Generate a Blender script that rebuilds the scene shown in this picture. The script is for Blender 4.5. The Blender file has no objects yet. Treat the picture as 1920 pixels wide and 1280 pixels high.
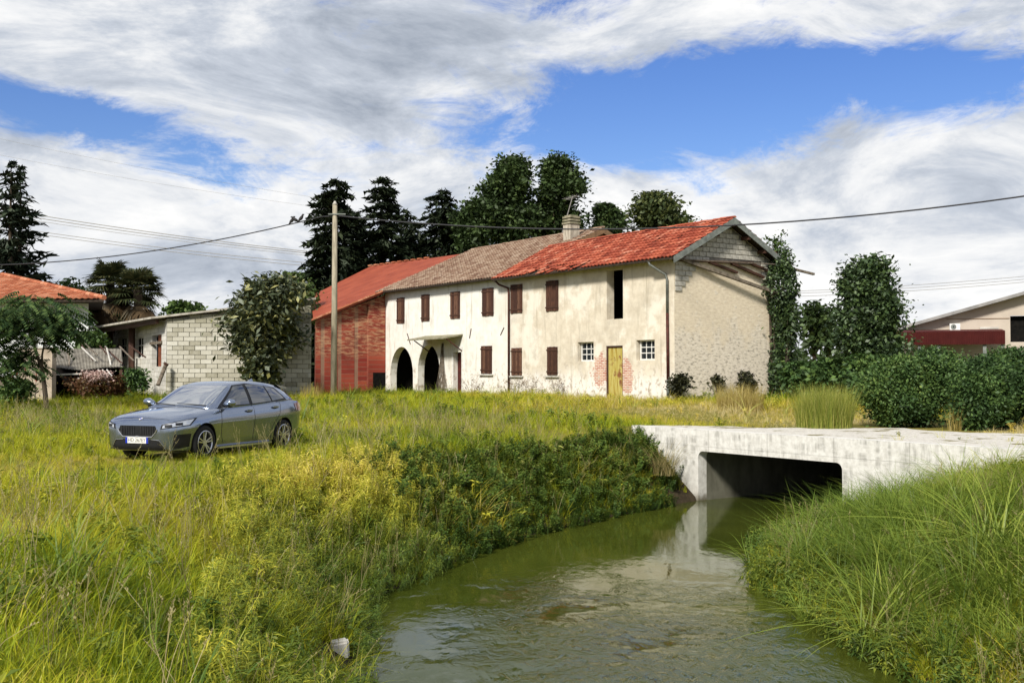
import bpy, bmesh, math, random
import numpy as np
from mathutils import Vector, Matrix, Euler
from mathutils.bvhtree import BVHTree

random.seed(7)
rng = np.random.default_rng(11)
scene = bpy.context.scene
COL = scene.collection
R = math.radians

# ---------------------------------------------------------------- camera
F = 2000.0                      # focal length in photo pixels (photo 1920 wide)
PITCH = math.atan(55 / F)
CAMZ = 1.7
cam = bpy.data.cameras.new('camera')
cam.sensor_width = 36.0
cam.lens = 36.0 * F / 1920
cam.clip_start = 0.1
cam.clip_end = 6000
camo = bpy.data.objects.new('camera', cam)
COL.objects.link(camo)
camo.location = (0, 0, CAMZ)
camo.rotation_euler = (R(90) + PITCH, 0, 0)
scene.camera = camo

# ---------------------------------------------------------------- sun + sky
SUN = Vector((-0.335, -0.695, 0.62)).normalized()
sl = bpy.data.lights.new('sun', 'SUN')
sl.energy = 4.2
sl.angle = R(9.0)
sl.color = (1.0, 0.95, 0.86)
so = bpy.data.objects.new('sun', sl)
COL.objects.link(so)
so.rotation_euler = (-SUN).to_track_quat('-Z', 'Y').to_euler()

scene.view_settings.view_transform = 'Standard'
scene.view_settings.look = 'None'
scene.view_settings.gamma = 1.0
scene.view_settings.exposure = 0.42
scene.view_settings.use_curve_mapping = False
scene.cycles.use_denoising = True
scene.cycles.max_bounces = 6
scene.cycles.diffuse_bounces = 3
scene.cycles.glossy_bounces = 3
scene.cycles.transmission_bounces = 3
scene.cycles.sample_clamp_indirect = 6


class NT:
    """small helper around a node tree"""
    def __init__(self, nt):
        self.nt = nt

    def n(self, typ, **kw):
        nd = self.nt.nodes.new(typ)
        for k, v in kw.items():
            setattr(nd, k, v)
        return nd

    def link(self, a, b):
        self.nt.links.new(a, b)

    def val(self, sock, v):
        if hasattr(v, 'is_output') or isinstance(v, bpy.types.NodeSocket):
            self.link(v, sock)
        else:
            if isinstance(v, (tuple, list)) and len(v) == 3 and sock.type == 'RGBA':
                v = (*v, 1)
            sock.default_value = v

    def math(self, op, a, b=None, c=None, clamp=False):
        nd = self.n('ShaderNodeMath', operation=op, use_clamp=clamp)
        self.val(nd.inputs[0], a)
        if b is not None:
            self.val(nd.inputs[1], b)
        if c is not None:
            self.val(nd.inputs[2], c)
        return nd.outputs[0]

    def noise(self, vec, scale, detail=4, rough=0.55, dist=0.0, dim='3D'):
        nd = self.n('ShaderNodeTexNoise', noise_dimensions=dim)
        if vec is not None:
            self.link(vec, nd.inputs['Vector'])
        nd.inputs['Scale'].default_value = scale
        nd.inputs['Detail'].default_value = detail
        nd.inputs['Roughness'].default_value = rough
        nd.inputs['Distortion'].default_value = dist
        return nd.outputs[0]

    def ramp(self, fac, stops, interp='LINEAR'):
        nd = self.n('ShaderNodeValToRGB')
        cr = nd.color_ramp
        cr.interpolation = interp
        while len(cr.elements) < len(stops):
            cr.elements.new(0.5)
        for e, (p, c) in zip(cr.elements, stops):
            e.position = p
            e.color = (*c, 1) if len(c) == 3 else c
        self.val(nd.inputs[0], fac)
        return nd.outputs[0]

    def step(self, x, a, b):
        nd = self.n('ShaderNodeMapRange', interpolation_type='SMOOTHSTEP')
        self.val(nd.inputs['Value'], x)
        nd.inputs['From Min'].default_value = a
        nd.inputs['From Max'].default_value = b
        return nd.outputs[0]

    def mix(self, fac, a, b, blend='MIX'):
        nd = self.n('ShaderNodeMix', data_type='RGBA', blend_type=blend)
        self.val(nd.inputs[0], fac)
        self.val(nd.inputs[6], a)
        self.val(nd.inputs[7], b)
        return nd.outputs[2]

    def mapping(self, vec, scale=(1, 1, 1), loc=(0, 0, 0), rot=(0, 0, 0)):
        nd = self.n('ShaderNodeMapping')
        self.link(vec, nd.inputs['Vector'])
        nd.inputs['Scale'].default_value = scale
        nd.inputs['Location'].default_value = loc
        nd.inputs['Rotation'].default_value = rot
        return nd.outputs[0]

    def sep(self, vec):
        nd = self.n('ShaderNodeSeparateXYZ')
        self.link(vec, nd.inputs[0])
        return nd.outputs

    def comb(self, x, y, z):
        nd = self.n('ShaderNodeCombineXYZ')
        for i, v in enumerate((x, y, z)):
            self.val(nd.inputs[i], v)
        return nd.outputs[0]


world = bpy.data.worlds.new('World')
scene.world = world
world.use_nodes = True
world.node_tree.nodes.clear()
w = NT(world.node_tree)
wout = w.n('ShaderNodeOutputWorld')
bg = w.n('ShaderNodeBackground')
bg.inputs['Strength'].default_value = 0.12
w.link(bg.outputs[0], wout.inputs[0])
sky = w.n('ShaderNodeTexSky', sky_type='NISHITA')
sky.sun_disc = False
sky.sun_elevation = math.asin(SUN.z)
sky.sun_rotation = math.atan2(SUN.x, SUN.y)
sky.air_density = 1.0
sky.dust_density = 0.6
sky.ozone_density = 2.5
tc = w.n('ShaderNodeTexCoord')
D = tc.outputs['Generated']
dx, dy, dz = w.sep(D)
# picture-plane style direction coordinates for the visible half of the sky
ym = w.math('MAXIMUM', dy, 0.08)
U = w.math('DIVIDE', dx, ym)            # -0.48 .. 0.48 over the picture
V = w.math('DIVIDE', dz, ym)            # 0 at the horizon .. 0.35 at the top


def blob(cu, cv, ru, rv, rot=0.0):
    a = w.math('SUBTRACT', U, cu)
    b = w.math('SUBTRACT', V, cv)
    c, s = math.cos(rot), math.sin(rot)
    a2 = w.math('ADD', w.math('MULTIPLY', a, c / ru), w.math('MULTIPLY', b, s / ru))
    b2 = w.math('ADD', w.math('MULTIPLY', a, -s / rv), w.math('MULTIPLY', b, c / rv))
    d = w.math('ADD', w.math('MULTIPLY', a2, a2), w.math('MULTIPLY', b2, b2))
    return w.math('POWER', 2.718, w.math('MULTIPLY', d, -1.0))


cv = w.mapping(D, scale=(1, 1, 2.3), loc=(0.37, 0.1, 0.2))
n1 = w.noise(cv, 3.4, 14, 0.66, 0.35)
cv2 = w.mapping(D, scale=(1.3, 1.0, 3.4), loc=(2.1, 0.4, 1.2), rot=(0, R(9), 0))
n2 = w.noise(cv2, 8.5, 11, 0.68, 0.7)
dens = w.math('ADD', w.math('MULTIPLY', n1, 0.55), w.math('MULTIPLY', n2, 0.45))
# gaps of open blue and banks of cloud, as they hang over the place
gap = w.math('MULTIPLY', blob(0.17, 0.252, 0.20, 0.050, R(4)), 0.20)
gap = w.math('ADD', gap, w.math('MULTIPLY', blob(0.07, 0.205, 0.12, 0.040), 0.13))
gap = w.math('ADD', gap, w.math('MULTIPLY', blob(-0.43, 0.247, 0.12, 0.020, R(-14)), 0.23))
gap = w.math('ADD', gap, w.math('MULTIPLY', blob(-0.26, 0.182, 0.16, 0.018, R(-10)), 0.13))
gap = w.math('ADD', gap, w.math('MULTIPLY', blob(0.38, 0.275, 0.14, 0.030, R(-8)), 0.15))
bank = w.math('MULTIPLY', blob(-0.20, 0.30, 0.26, 0.07, R(-8)), 0.13)
bank = w.math('ADD', bank, w.math('MULTIPLY', blob(0.40, 0.165, 0.24, 0.065, R(12)), 0.17))
bank = w.math('ADD', bank, w.math('MULTIPLY', blob(-0.2, 0.12, 0.35, 0.07), 0.10))
bank = w.math('ADD', bank, w.math('MULTIPLY', blob(0.30, 0.335, 0.28, 0.03, R(3)), 0.12))
dens = w.math('ADD', w.math('SUBTRACT', dens, gap), bank)
# thicker towards the horizon everywhere
low = w.step(dz, 0.20, 0.02)
dens = w.math('ADD', dens, w.math('MULTIPLY', low, 0.07))
mask = w.step(dens, 0.375, 0.525)
# cloud shading: bright lit edges, blue-grey bellies where the cloud is thick
n3 = w.noise(w.mapping(D, scale=(1.0, 1.0, 2.6), loc=(5.1, 2.4, 0.3)), 5.2, 11, 0.64, 0.5)
thick = w.math('ADD', w.math('MULTIPLY', n3, 0.75), w.math('MULTIPLY', dens, 0.30))
thick = w.math('SUBTRACT', thick, w.math('MULTIPLY', w.step(dz, 0.24, 0.04), 0.085))
ccol = w.ramp(thick, [(0.37, (6.6, 6.55, 6.45)), (0.47, (5.4, 5.5, 5.65)), (0.55, (3.7, 4.0, 4.5)), (0.67, (2.2, 2.5, 3.0))])
hsv = w.n('ShaderNodeHueSaturation')
hsv.inputs['Saturation'].default_value = 1.30
hsv.inputs['Value'].default_value = 0.82
hsv.inputs['Hue'].default_value = 0.520
w.link(sky.outputs[0], hsv.inputs['Color'])
w.link(w.mix(mask, hsv.outputs[0], ccol), bg.inputs['Color'])

# ---------------------------------------------------------------- pixel -> world helpers
_f = Vector((0, math.cos(PITCH), math.sin(PITCH)))
_u = Vector((0, -math.sin(PITCH), math.cos(PITCH)))
CAM = Vector((0, 0, CAMZ))


def ray(px, py):
    return _f + Vector(((px - 960) / F, 0, 0)) + _u * ((640 - py) / F)


def at(px, py, Y):
    """point on the ray of a photo pixel at ground distance Y"""
    d = ray(px, py)
    return CAM + d * (Y / d.y)


def on_plane(px, py, p0, n):
    d = ray(px, py)
    t = (Vector(p0) - CAM).dot(n) / d.dot(n)
    return CAM + d * t


# ---------------------------------------------------------------- object helpers
def tag(o, label=None, cat=None, group=None, kind=None):
    if label:
        o['label'] = label
    if cat:
        o['category'] = cat
    if group:
        o['group'] = group
    if kind:
        o['kind'] = kind
    return o


def empty(name, loc=(0, 0, 0), rz=0.0):
    o = bpy.data.objects.new(name, None)
    o.location = loc
    o.rotation_euler = (0, 0, rz)
    o.empty_display_size = 0.3
    COL.objects.link(o)
    return o


def add_obj(name, me, mat=None, parent=None, loc=None):
    o = bpy.data.objects.new(name, me)
    if mat is not None and not me.materials:
        for m in (mat if isinstance(mat, (list, tuple)) else [mat]):
            me.materials.append(m)
    if parent is not None:
        o.parent = parent
    if loc is not None:
        o.location = loc
    COL.objects.link(o)
    return o


class MB:
    """collects faces into one mesh"""
    def __init__(self):
        self.v = []
        self.f = []
        self.m = []

    def face(self, pts, mi=0):
        b = len(self.v)
        self.v += [tuple(p) for p in pts]
        self.f.append(tuple(range(b, b + len(pts))))
        self.m.append(mi)

    def box(self, x0, x1, y0, y1, z0, z1, mi=0, M=None):
        p = [Vector(c) for c in ((x0, y0, z0), (x1, y0, z0), (x1, y1, z0), (x0, y1, z0),
                                 (x0, y0, z1), (x1, y0, z1), (x1, y1, z1), (x0, y1, z1))]
        if M is not None:
            p = [M @ q for q in p]
        b = len(self.v)
        self.v += [tuple(q) for q in p]
        for f in ((0, 3, 2, 1), (4, 5, 6, 7), (0, 1, 5, 4), (1, 2, 6, 5), (2, 3, 7, 6), (3, 0, 4, 7)):
            self.f.append(tuple(b + i for i in f))
            self.m.append(mi)

    def beam(self, a, b, wd, ht, mi=0, roll=0.0):
        a, b = Vector(a), Vector(b)
        d = (b - a)
        L = d.length
        q = d.to_track_quat('X', 'Z').to_matrix().to_4x4()
        M = Matrix.Translation(a) @ q @ Matrix.Rotation(roll, 4, 'X')
        self.box(0, L, -wd / 2, wd / 2, -ht / 2, ht / 2, mi, M)

    def tube(self, pts, rad, n=8, mi=0, cap=True):
        pts = [Vector(p) for p in pts]
        rads = rad if isinstance(rad, (list, tuple)) else [rad] * len(pts)
        rings = []
        prev = None
        for i, p in enumerate(pts):
            d = (pts[min(i + 1, len(pts) - 1)] - pts[max(i - 1, 0)]).normalized()
            if prev is None:
                a = d.orthogonal().normalized()
            else:
                a = (prev - d * prev.dot(d)).normalized()
            prev = a
            c = d.cross(a)
            b = len(self.v)
            for k in range(n):
                t = 2 * math.pi * k / n
                self.v.append(tuple(p + (a * math.cos(t) + c * math.sin(t)) * rads[i]))
            rings.append(b)
        for r0, r1 in zip(rings, rings[1:]):
            for k in range(n):
                self.f.append((r0 + k, r0 + (k + 1) % n, r1 + (k + 1) % n, r1 + k))
                self.m.append(mi)
        if cap:
            self.f.append(tuple(rings[0] + k for k in reversed(range(n))))
            self.m.append(mi)
            self.f.append(tuple(rings[-1] + k for k in range(n)))
            self.m.append(mi)

    def build(self, name, mat, parent=None, smooth=False):
        me = bpy.data.meshes.new(name)
        me.from_pydata(self.v, [], self.f)
        mats = mat if isinstance(mat, (list, tuple)) else [mat]
        for m in mats:
            me.materials.append(m)
        me.polygons.foreach_set('material_index', self.m)
        if smooth:
            me.polygons.foreach_set('use_smooth', [True] * len(self.f))
        me.update()
        return add_obj(name, me, None, parent)


def quads_mesh(name, Q, mat, parent=None):
    """Q: (n,4,3) array of quads -> one mesh object"""
    Q = np.asarray(Q, dtype=np.float32)
    n = len(Q)
    me = bpy.data.meshes.new(name)
    me.vertices.add(n * 4)
    me.vertices.foreach_set('co', Q.reshape(-1))
    me.loops.add(n * 4)
    me.loops.foreach_set('vertex_index', np.arange(n * 4, dtype=np.int32))
    me.polygons.add(n)
    me.polygons.foreach_set('loop_start', np.arange(0, n * 4, 4, dtype=np.int32))
    me.polygons.foreach_set('loop_total', np.full(n, 4, dtype=np.int32))
    me.update(calc_edges=True)
    me.materials.append(mat)
    return add_obj(name, me, None, parent)


# ---------------------------------------------------------------- materials
MATS = {}


def mat_new(name):
    m = bpy.data.materials.new(name)
    m.use_nodes = True
    m.node_tree.nodes.clear()
    t = NT(m.node_tree)
    out = t.n('ShaderNodeOutputMaterial')
    MATS[name] = m
    return m, t, out


def principled(t, out, color, rough=0.8, metal=0.0, spec=0.3, bump=None, bstr=0.3, bdist=0.02, coat=0.0):
    b = t.n('ShaderNodeBsdfPrincipled')
    t.val(b.inputs['Base Color'], color)
    t.val(b.inputs['Roughness'], rough)
    b.inputs['Metallic'].default_value = metal
    b.inputs['Specular IOR Level'].default_value = spec
    b.inputs['Coat Weight'].default_value = coat
    b.inputs['Coat Roughness'].default_value = 0.04
    if bump is not None:
        bn = t.n('ShaderNodeBump')
        bn.inputs['Strength'].default_value = bstr
        bn.inputs['Distance'].default_value = bdist
        t.link(bump, bn.inputs['Height'])
        t.link(bn.outputs[0], b.inputs['Normal'])
    t.link(b.outputs[0], out.inputs[0])
    return b


def simple(name, c1, c2=None, rough=0.8, metal=0.0, scale=6.0, spec=0.3, bstr=0.25, bdist=0.01, coat=0.0, stretch=(1, 1, 1)):
    """mottled two-tone material with light relief"""
    m, t, out = mat_new(name)
    c = t.n('ShaderNodeTexCoord').outputs['Object']
    v = t.mapping(c, scale=stretch)
    nz = t.noise(v, scale, 8, 0.62)
    c2 = c2 or tuple(x * 0.7 for x in c1)
    col = t.ramp(nz, [(0.34, c2), (0.62, c1)])
    principled(t, out, col, rough, metal, spec, nz if bstr else None, bstr, bdist, coat)
    return m


def leafmat(name, stops, trans=0.3, rough=0.55, gloss=0.035, patch=0.0):
    """foliage: colour varies leaf by leaf, light passes through"""
    m, t, out = mat_new(name)
    g = t.n('ShaderNodeNewGeometry')
    f = g.outputs['Random Per Island']
    if patch:
        pz = t.noise(g.outputs['Position'], patch, 3, 0.5)
        f = t.math('ADD', t.math('MULTIPLY', f, 0.55), t.math('MULTIPLY', t.step(pz, 0.35, 0.65), 0.45))
    col = t.ramp(f, stops)
    d = t.n('ShaderNodeBsdfDiffuse')
    t.link(col, d.inputs[0])
    tr = t.n('ShaderNodeBsdfTranslucent')
    t.link(col, tr.inputs[0])
    mx = t.n('ShaderNodeMixShader')
    mx.inputs[0].default_value = trans
    t.link(d.outputs[0], mx.inputs[1])
    t.link(tr.outputs[0], mx.inputs[2])
    gl = t.n('ShaderNodeBsdfGlossy')
    gl.inputs['Roughness'].default_value = rough
    gl.inputs[0].default_value = (0.55, 0.6, 0.5, 1)
    m2 = t.n('ShaderNodeMixShader')
    m2.inputs[0].default_value = gloss
    t.link(mx.outputs[0], m2.inputs[1])
    t.link(gl.outputs[0], m2.inputs[2])
    t.link(m2.outputs[0], out.inputs[0])
    return m


def grassmat(name, green, dry, trans=0.35):
    """blades: colour from the 'tint' of each tuft, per tuft and per blade variation"""
    m, t, out = mat_new(name)
    g = t.n('ShaderNodeNewGeometry')
    at_ = t.n('ShaderNodeAttribute', attribute_type='INSTANCER', attribute_name='tint')
    oi = t.n('ShaderNodeObjectInfo')
    pn = t.noise(g.outputs['Position'], 0.45, 4, 0.6)
    f = t.math('ADD', at_.outputs['Fac'], t.math('MULTIPLY', t.math('SUBTRACT', pn, 0.5), 0.55))
    f = t.math('ADD', f, t.math('MULTIPLY', t.math('SUBTRACT', oi.outputs['Random'], 0.5), 0.30))
    f = t.math('ADD', f, t.math('MULTIPLY', t.math('SUBTRACT', g.outputs['Random Per Island'], 0.5), 0.40), clamp=True)
    n = len(green)
    col = t.ramp(f, green + dry)
    d = t.n('ShaderNodeBsdfDiffuse')
    t.link(col, d.inputs[0])
    tr = t.n('ShaderNodeBsdfTranslucent')
    t.link(col, tr.inputs[0])
    mx = t.n('ShaderNodeMixShader')
    mx.inputs[0].default_value = trans
    t.link(d.outputs[0], mx.inputs[1])
    t.link(tr.outputs[0], mx.inputs[2])
    gl = t.n('ShaderNodeBsdfGlossy')
    gl.inputs['Roughness'].default_value = 0.45
    m2 = t.n('ShaderNodeMixShader')
    m2.inputs[0].default_value = 0.02
    t.link(mx.outputs[0], m2.inputs[1])
    t.link(gl.outputs[0], m2.inputs[2])
    t.link(m2.outputs[0], out.inputs[0])
    return m


M_wood_dark = simple('weathered_brown_wood', (0.085, 0.038, 0.022), (0.025, 0.012, 0.009), 0.75, scale=9, stretch=(6, 6, 0.7), bstr=0.4)
M_wood_grey = simple('grey_weathered_timber', (0.20, 0.165, 0.125), (0.07, 0.055, 0.04), 0.85, scale=7, stretch=(1, 1, 1), bstr=0.4)
M_barge = simple('grey_green_barge_board', (0.20, 0.22, 0.20), (0.11, 0.12, 0.11), 0.8, scale=4)
M_barge_brown = simple('brown_barge_board', (0.24, 0.145, 0.075), (0.13, 0.075, 0.04), 0.8, scale=4)
M_metal_pipe = simple('zinc_pipe', (0.16, 0.17, 0.15), (0.08, 0.085, 0.075), 0.55, 0.5, scale=5)
M_pipe_rust = simple('rust_red_pipe', (0.085, 0.022, 0.014), (0.03, 0.01, 0.008), 0.7, 0.1, scale=6)
M_conc = simple('pale_concrete', (0.56, 0.54, 0.49), (0.36, 0.34, 0.30), 0.9, scale=2.5)
M_dark = simple('dark_interior', (0.012, 0.011, 0.010), (0.006, 0.006, 0.006), 1.0, spec=0.0)  # near-black colour that stands in for unlit depth
M_black = simple('black_plastic', (0.012, 0.012, 0.013), (0.008, 0.008, 0.009), 0.45, bstr=0)
M_white = simple('white_paint', (0.72, 0.71, 0.67), (0.55, 0.54, 0.50), 0.6, scale=8, bstr=0.1)
M_cable = simple('black_cable', (0.03, 0.03, 0.035), (0.02, 0.02, 0.022), 0.6, bstr=0)
M_cable_pale = simple('grey_cable', (0.30, 0.29, 0.27), (0.22, 0.21, 0.2), 0.6, bstr=0)
M_bark = simple('bark', (0.085, 0.065, 0.045), (0.035, 0.027, 0.02), 0.95, scale=8, stretch=(3, 3, 0.6), bstr=0.7, bdist=0.03)

# ================================================================= terrain
WATER = -1.61
LEFT = [(3.0, -6), (2.2, 2), (0.6, 5.5), (-1.15, 9), (-1.78, 12.1), (-2.15, 15.2), (-0.8, 19.2), (0.43, 21.7), (2.33, 24.5), (4.5, 27.1)]
RIGHT = [(12.0, -6), (8.6, 2), (6.2, 5.5), (4.75, 9), (4.2, 11.9), (4.0, 15.2), (3.85, 16.6), (4.6, 19.8), (5.5, 21.6), (7.32, 23.74)]
BR_O = Vector((3.30, 29.40, 0.20))          # left end of the headwall top
AX = Vector((0.579, -0.815, 0)).normalized()     # along headwall / house front, towards the right
AY = Vector((0.815, 0.579, 0)).normalized()      # away from the water / into the house
RZ = math.atan2(AX.y, AX.x)


def smooth(a, b, x):
    t = np.clip((x - a) / (b - a), 0, 1)
    return t * t * (3 - 2 * t)


def seg_dist(X, Y, poly):
    d = np.full(X.shape, 1e9)
    for (x0, y0), (x1, y1) in zip(poly, poly[1:]):
        vx, vy = x1 - x0, y1 - y0
        t = np.clip(((X - x0) * vx + (Y - y0) * vy) / (vx * vx + vy * vy), 0, 1)
        d = np.minimum(d, np.hypot(X - x0 - t * vx, Y - y0 - t * vy))
    return d


def inside(X, Y, poly):
    r = np.zeros(X.shape, bool)
    n = len(poly)
    for i in range(n):
        x0, y0 = poly[i]
        x1, y1 = poly[(i + 1) % n]
        c = ((y0 > Y) != (y1 > Y))
        with np.errstate(divide='ignore', invalid='ignore'):
            xi = (x1 - x0) * (Y - y0) / (y1 - y0 + 1e-12) + x0
        r ^= c & (X < xi)
    return r


LEFT += [(4.76, 27.35), (4.76 + 0.815 * 12, 27.35 + 0.579 * 12)]
RIGHT += [(7.32 + 0.815 * 12, 23.74 + 0.579 * 12)]
STREAM = LEFT + RIGHT[::-1]


def stream_d(X, Y):
    """distance to the water's edge, negative over water; and True on the left bank"""
    dl, dr = seg_dist(X, Y, LEFT), seg_dist(X, Y, RIGHT)
    d = np.minimum(dl, dr)
    return np.where(inside(X, Y, STREAM), -d, d), dl < dr


def hnoise(X, Y):
    return (np.sin(X * 0.9 + 1.3 * np.sin(Y * 0.5)) * np.cos(Y * 0.8 + np.sin(X * 0.6)) * 0.05
            + np.sin(X * 2.3 + Y * 1.1) * np.sin(Y * 2.7 - X * 0.7) * 0.025)


def bridge_uv(X, Y):
    dx, dy = X - BR_O.x, Y - BR_O.y
    return dx * AX.x + dy * AX.y, dx * AY.x + dy * AY.y


def ground(X, Y):
    X = np.asarray(X, float)
    Y = np.asarray(Y, float)
    z = 0.45 * smooth(25, 42, Y) + hnoise(X, Y) * smooth(2, 8, np.abs(Y - 45) + 0 * X) * 1.0
    u, v = bridge_uv(X, Y)
    # track that crosses the bridge
    carm = np.exp(-((X + 5.9) ** 2 + (Y - 21.4) ** 2) / 12.0)
    z = z * (1 - carm) + 0.07 * carm
    lift = smooth(-5, 0.5, u) * smooth(-3.0, 0.0, v) * smooth(10, 6.5, v)
    z = z * (1 - lift) + 0.13 * lift
    d, lf = stream_d(X, Y)
    wd = np.where(lf, 2.9, 5.6)
    prof = np.clip(d / wd, 0, 1)
    prof = np.where(lf, prof ** 0.75, prof ** 0.9)
    zb = WATER + (z - WATER) * (prof * prof * (3 - 2 * prof) * 0.55 + prof * 0.45)
    zb = np.where(d < 0, WATER - 0.6 * np.clip(-d / 0.7, 0, 1), zb)
    # behind the headwall the earth stands at full height
    behind = v > 0.30
    z2 = np.where(behind & (u > -1.4), np.where(v < 10.5, np.minimum(z, 0.13), z), zb)
    return z2


def gz(x, y):
    return float(ground(np.array([x]), np.array([y]))[0])


def axis(lo, hi, step, far, grow=1.35):
    a = list(np.arange(lo, hi + 1e-6, step))
    s, x = step, hi
    while x < far:
        s *= grow
        x += s
        a.append(x)
    s, x = step, lo
    while x > -far:
        s *= grow
        x -= s
        a.insert(0, x)
    return np.array(a)


gx = axis(-22, 22, 0.3, 2500)
gy = axis(-3, 52, 0.3, 3000)
GX, GY = np.meshgrid(gx, gy)
GZ = ground(GX, GY)
nv, nu = GX.shape
me = bpy.data.meshes.new('ground')
idx = np.arange(nv * nu).reshape(nv, nu)
fc = np.stack([idx[:-1, :-1], idx[:-1, 1:], idx[1:, 1:], idx[1:, :-1]], -1).reshape(-1, 4)
GUa, GVa = bridge_uv(GX.reshape(-1), GY.reshape(-1))
fz = GZ.reshape(-1)[fc]
# the culvert mouth: no earth between the stream bed and the fill above the barrel
fc = fc[~((fz.max(1) - fz.min(1) > 0.6) & (GUa[fc].mean(1) > 2.0) & (GUa[fc].mean(1) < 7.5) & (np.abs(GVa[fc].mean(1)) < 0.9))]
me.vertices.add(nv * nu)
me.vertices.foreach_set('co', np.stack([GX, GY, GZ], -1).reshape(-1).astype(np.float32))
me.loops.add(fc.size)
me.loops.foreach_set('vertex_index', fc.reshape(-1).astype(np.int32))
me.polygons.add(len(fc))
me.polygons.foreach_set('loop_start', np.arange(0, fc.size, 4, dtype=np.int32))
me.polygons.foreach_set('loop_total', np.full(len(fc), 4, np.int32))
me.polygons.foreach_set('use_smooth', np.ones(len(fc), bool))
me.update(calc_edges=True)
m, t, out = mat_new('meadow_soil')
pos = t.n('ShaderNodeNewGeometry').outputs['Position']
a = t.noise(pos, 0.5, 6, 0.6)
b = t.noise(pos, 9.0, 6, 0.7)
f = t.math('ADD', t.math('MULTIPLY', a, 0.5), t.math('MULTIPLY', b, 0.5))
col = t.ramp(f, [(0.35, (0.085, 0.08, 0.018)), (0.5, (0.17, 0.155, 0.030)), (0.62, (0.25, 0.20, 0.055))])
pz = t.sep(pos)[2]
mud = t.ramp(b, [(0.3, (0.022, 0.017, 0.010)), (0.7, (0.06, 0.045, 0.027))])
col = t.mix(t.step(pz, -0.75, -1.3), col, mud)
principled(t, out, col, 0.95, 0, 0.1, b, 0.8, 0.06)
g_ob = add_obj('ground', me, m)
tag(g_ob, kind='structure')

# ---- water
mw, t, out = mat_new('stream_water')
pos = t.n('ShaderNodeNewGeometry').outputs['Position']
v1 = t.mapping(pos, scale=(1.0, 0.5, 1), rot=(0, 0, R(-15)))
r1 = t.noise(v1, 1.6, 3, 0.5, 0.6)
r2 = t.noise(v1, 6.5, 4, 0.55, 0.8)
px_, py_, pz_ = t.sep(pos)
near = t.step(py_, 20.0, 13.0)          # rougher riffle where the bed is shallow
hh = t.math('ADD', t.math('MULTIPLY', r1, 0.10), t.math('MULTIPLY', r2, t.math('ADD', 0.03, t.math('MULTIPLY', t.math('MULTIPLY', near, 0.75), t.step(t.noise(pos, 0.55, 3, 0.5), 0.38, 0.62)))))
colw = t.ramp(t.noise(pos, 0.35, 3, 0.5), [(0.35, (0.032, 0.042, 0.005)), (0.65, (0.055, 0.066, 0.009))])
bs = principled(t, out, colw, 0.035, 0, 0.5, hh, 0.35, 0.12)
bs.inputs['IOR'].default_value = 1.33
mb = MB()
nx, ny = 30, 60
for i in range(nx):
    for j in range(ny):
        x0, x1 = -12 + 28 * i / nx, -12 + 28 * (i + 1) / nx
        y0, y1 = -6 + 42 * j / ny, -6 + 42 * (j + 1) / ny
        mb.face([(x0, y0, WATER), (x1, y0, WATER), (x1, y1, WATER), (x0, y1, WATER)])
tag(mb.build('stream', mw), kind='structure')

# ================================================================= culvert bridge
mc, t, out = mat_new('board_marked_concrete')
oc = t.n('ShaderNodeTexCoord').outputs['Object']
s1 = t.noise(t.mapping(oc, scale=(1.6, 1.6, 0.25)), 2.2, 8, 0.65)
s2 = t.noise(oc, 7.0, 8, 0.65)
s3 = t.noise(t.mapping(oc, scale=(0.35, 1, 2.2), loc=(3, 0, 0)), 2.4, 6, 0.6)
col = t.ramp(s2, [(0.3, (0.49, 0.47, 0.425)), (0.6, (0.66, 0.645, 0.60))])
stain = t.math('MULTIPLY', t.step(s1, 0.45, 0.66), t.step(s3, 0.38, 0.58))
col = t.mix(t.math('MULTIPLY', stain, 0.75), col, (0.22, 0.21, 0.185))
# damp, silty band just above the water line
zz = t.sep(oc)[2]
jx = t.math('ABSOLUTE', t.math('SUBTRACT', t.math('FRACT', t.math('MULTIPLY', t.sep(oc)[0], 0.52)), 0.5))
col = t.mix(t.math('MULTIPLY', t.step(jx, 0.012, 0.004), 0.45), col, (0.25, 0.235, 0.20))
damp = t.step(t.math('ADD', zz, t.math('MULTIPLY', s2, 0.25)), -1.35, -1.75)
col = t.mix(damp, col, (0.12, 0.105, 0.07))
principled(t, out, col, 0.9, 0, 0.2, s2, 0.25, 0.01)
M_headwall = mc

bridge = empty('culvert_bridge', BR_O, RZ)
tag(bridge, 'white concrete road bridge with a wide rounded culvert opening over the stream', 'bridge')
X0, X1, ZB = 2.52, 6.95, -2.4
ZT = -0.545                  # crown of opening relative to deck (-0.34 world)
WALL_R = 22.0
mb = MB()
r = 0.16
arc = [(X0 + r - r * math.cos(a), ZT - r + r * math.sin(a)) for a in np.linspace(0, math.pi / 2, 6)]
arc += [(X1 - r + r * math.cos(a), ZT - r + r * math.sin(a)) for a in np.linspace(math.pi / 2, 0, 6)]
prof = [(X0, ZB)] + arc + [(X1, ZB)]
TH = 0.30
ztop = -0.42                 # joint line of the cap band
for y, rev in ((0.0, False), (TH, True)):
    def fa(p):
        q = [(a, y, b) for a, b in p]
        mb.face(q[::-1] if rev else q)
    fa([(0, ZB), (X0, ZB), (X0, ztop), (0, ztop)])
    fa([(X1, ZB), (WALL_R, ZB), (WALL_R, ztop), (X1, ztop)])
    for (a0, b0), (a1, b1) in zip(prof[1:-1], prof[2:-1]):
        if a1 - a0 > 1e-5:
            fa([(a0, b0), (a1, b1), (a1, ztop), (a0, ztop)])
for (a0, b0), (a1, b1) in zip(prof, prof[1:]):       # reveal through the wall
    mb.face([(a0, 0, b0), (a0, TH, b0), (a1, TH, b1), (a1, 0, b1)])
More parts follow.
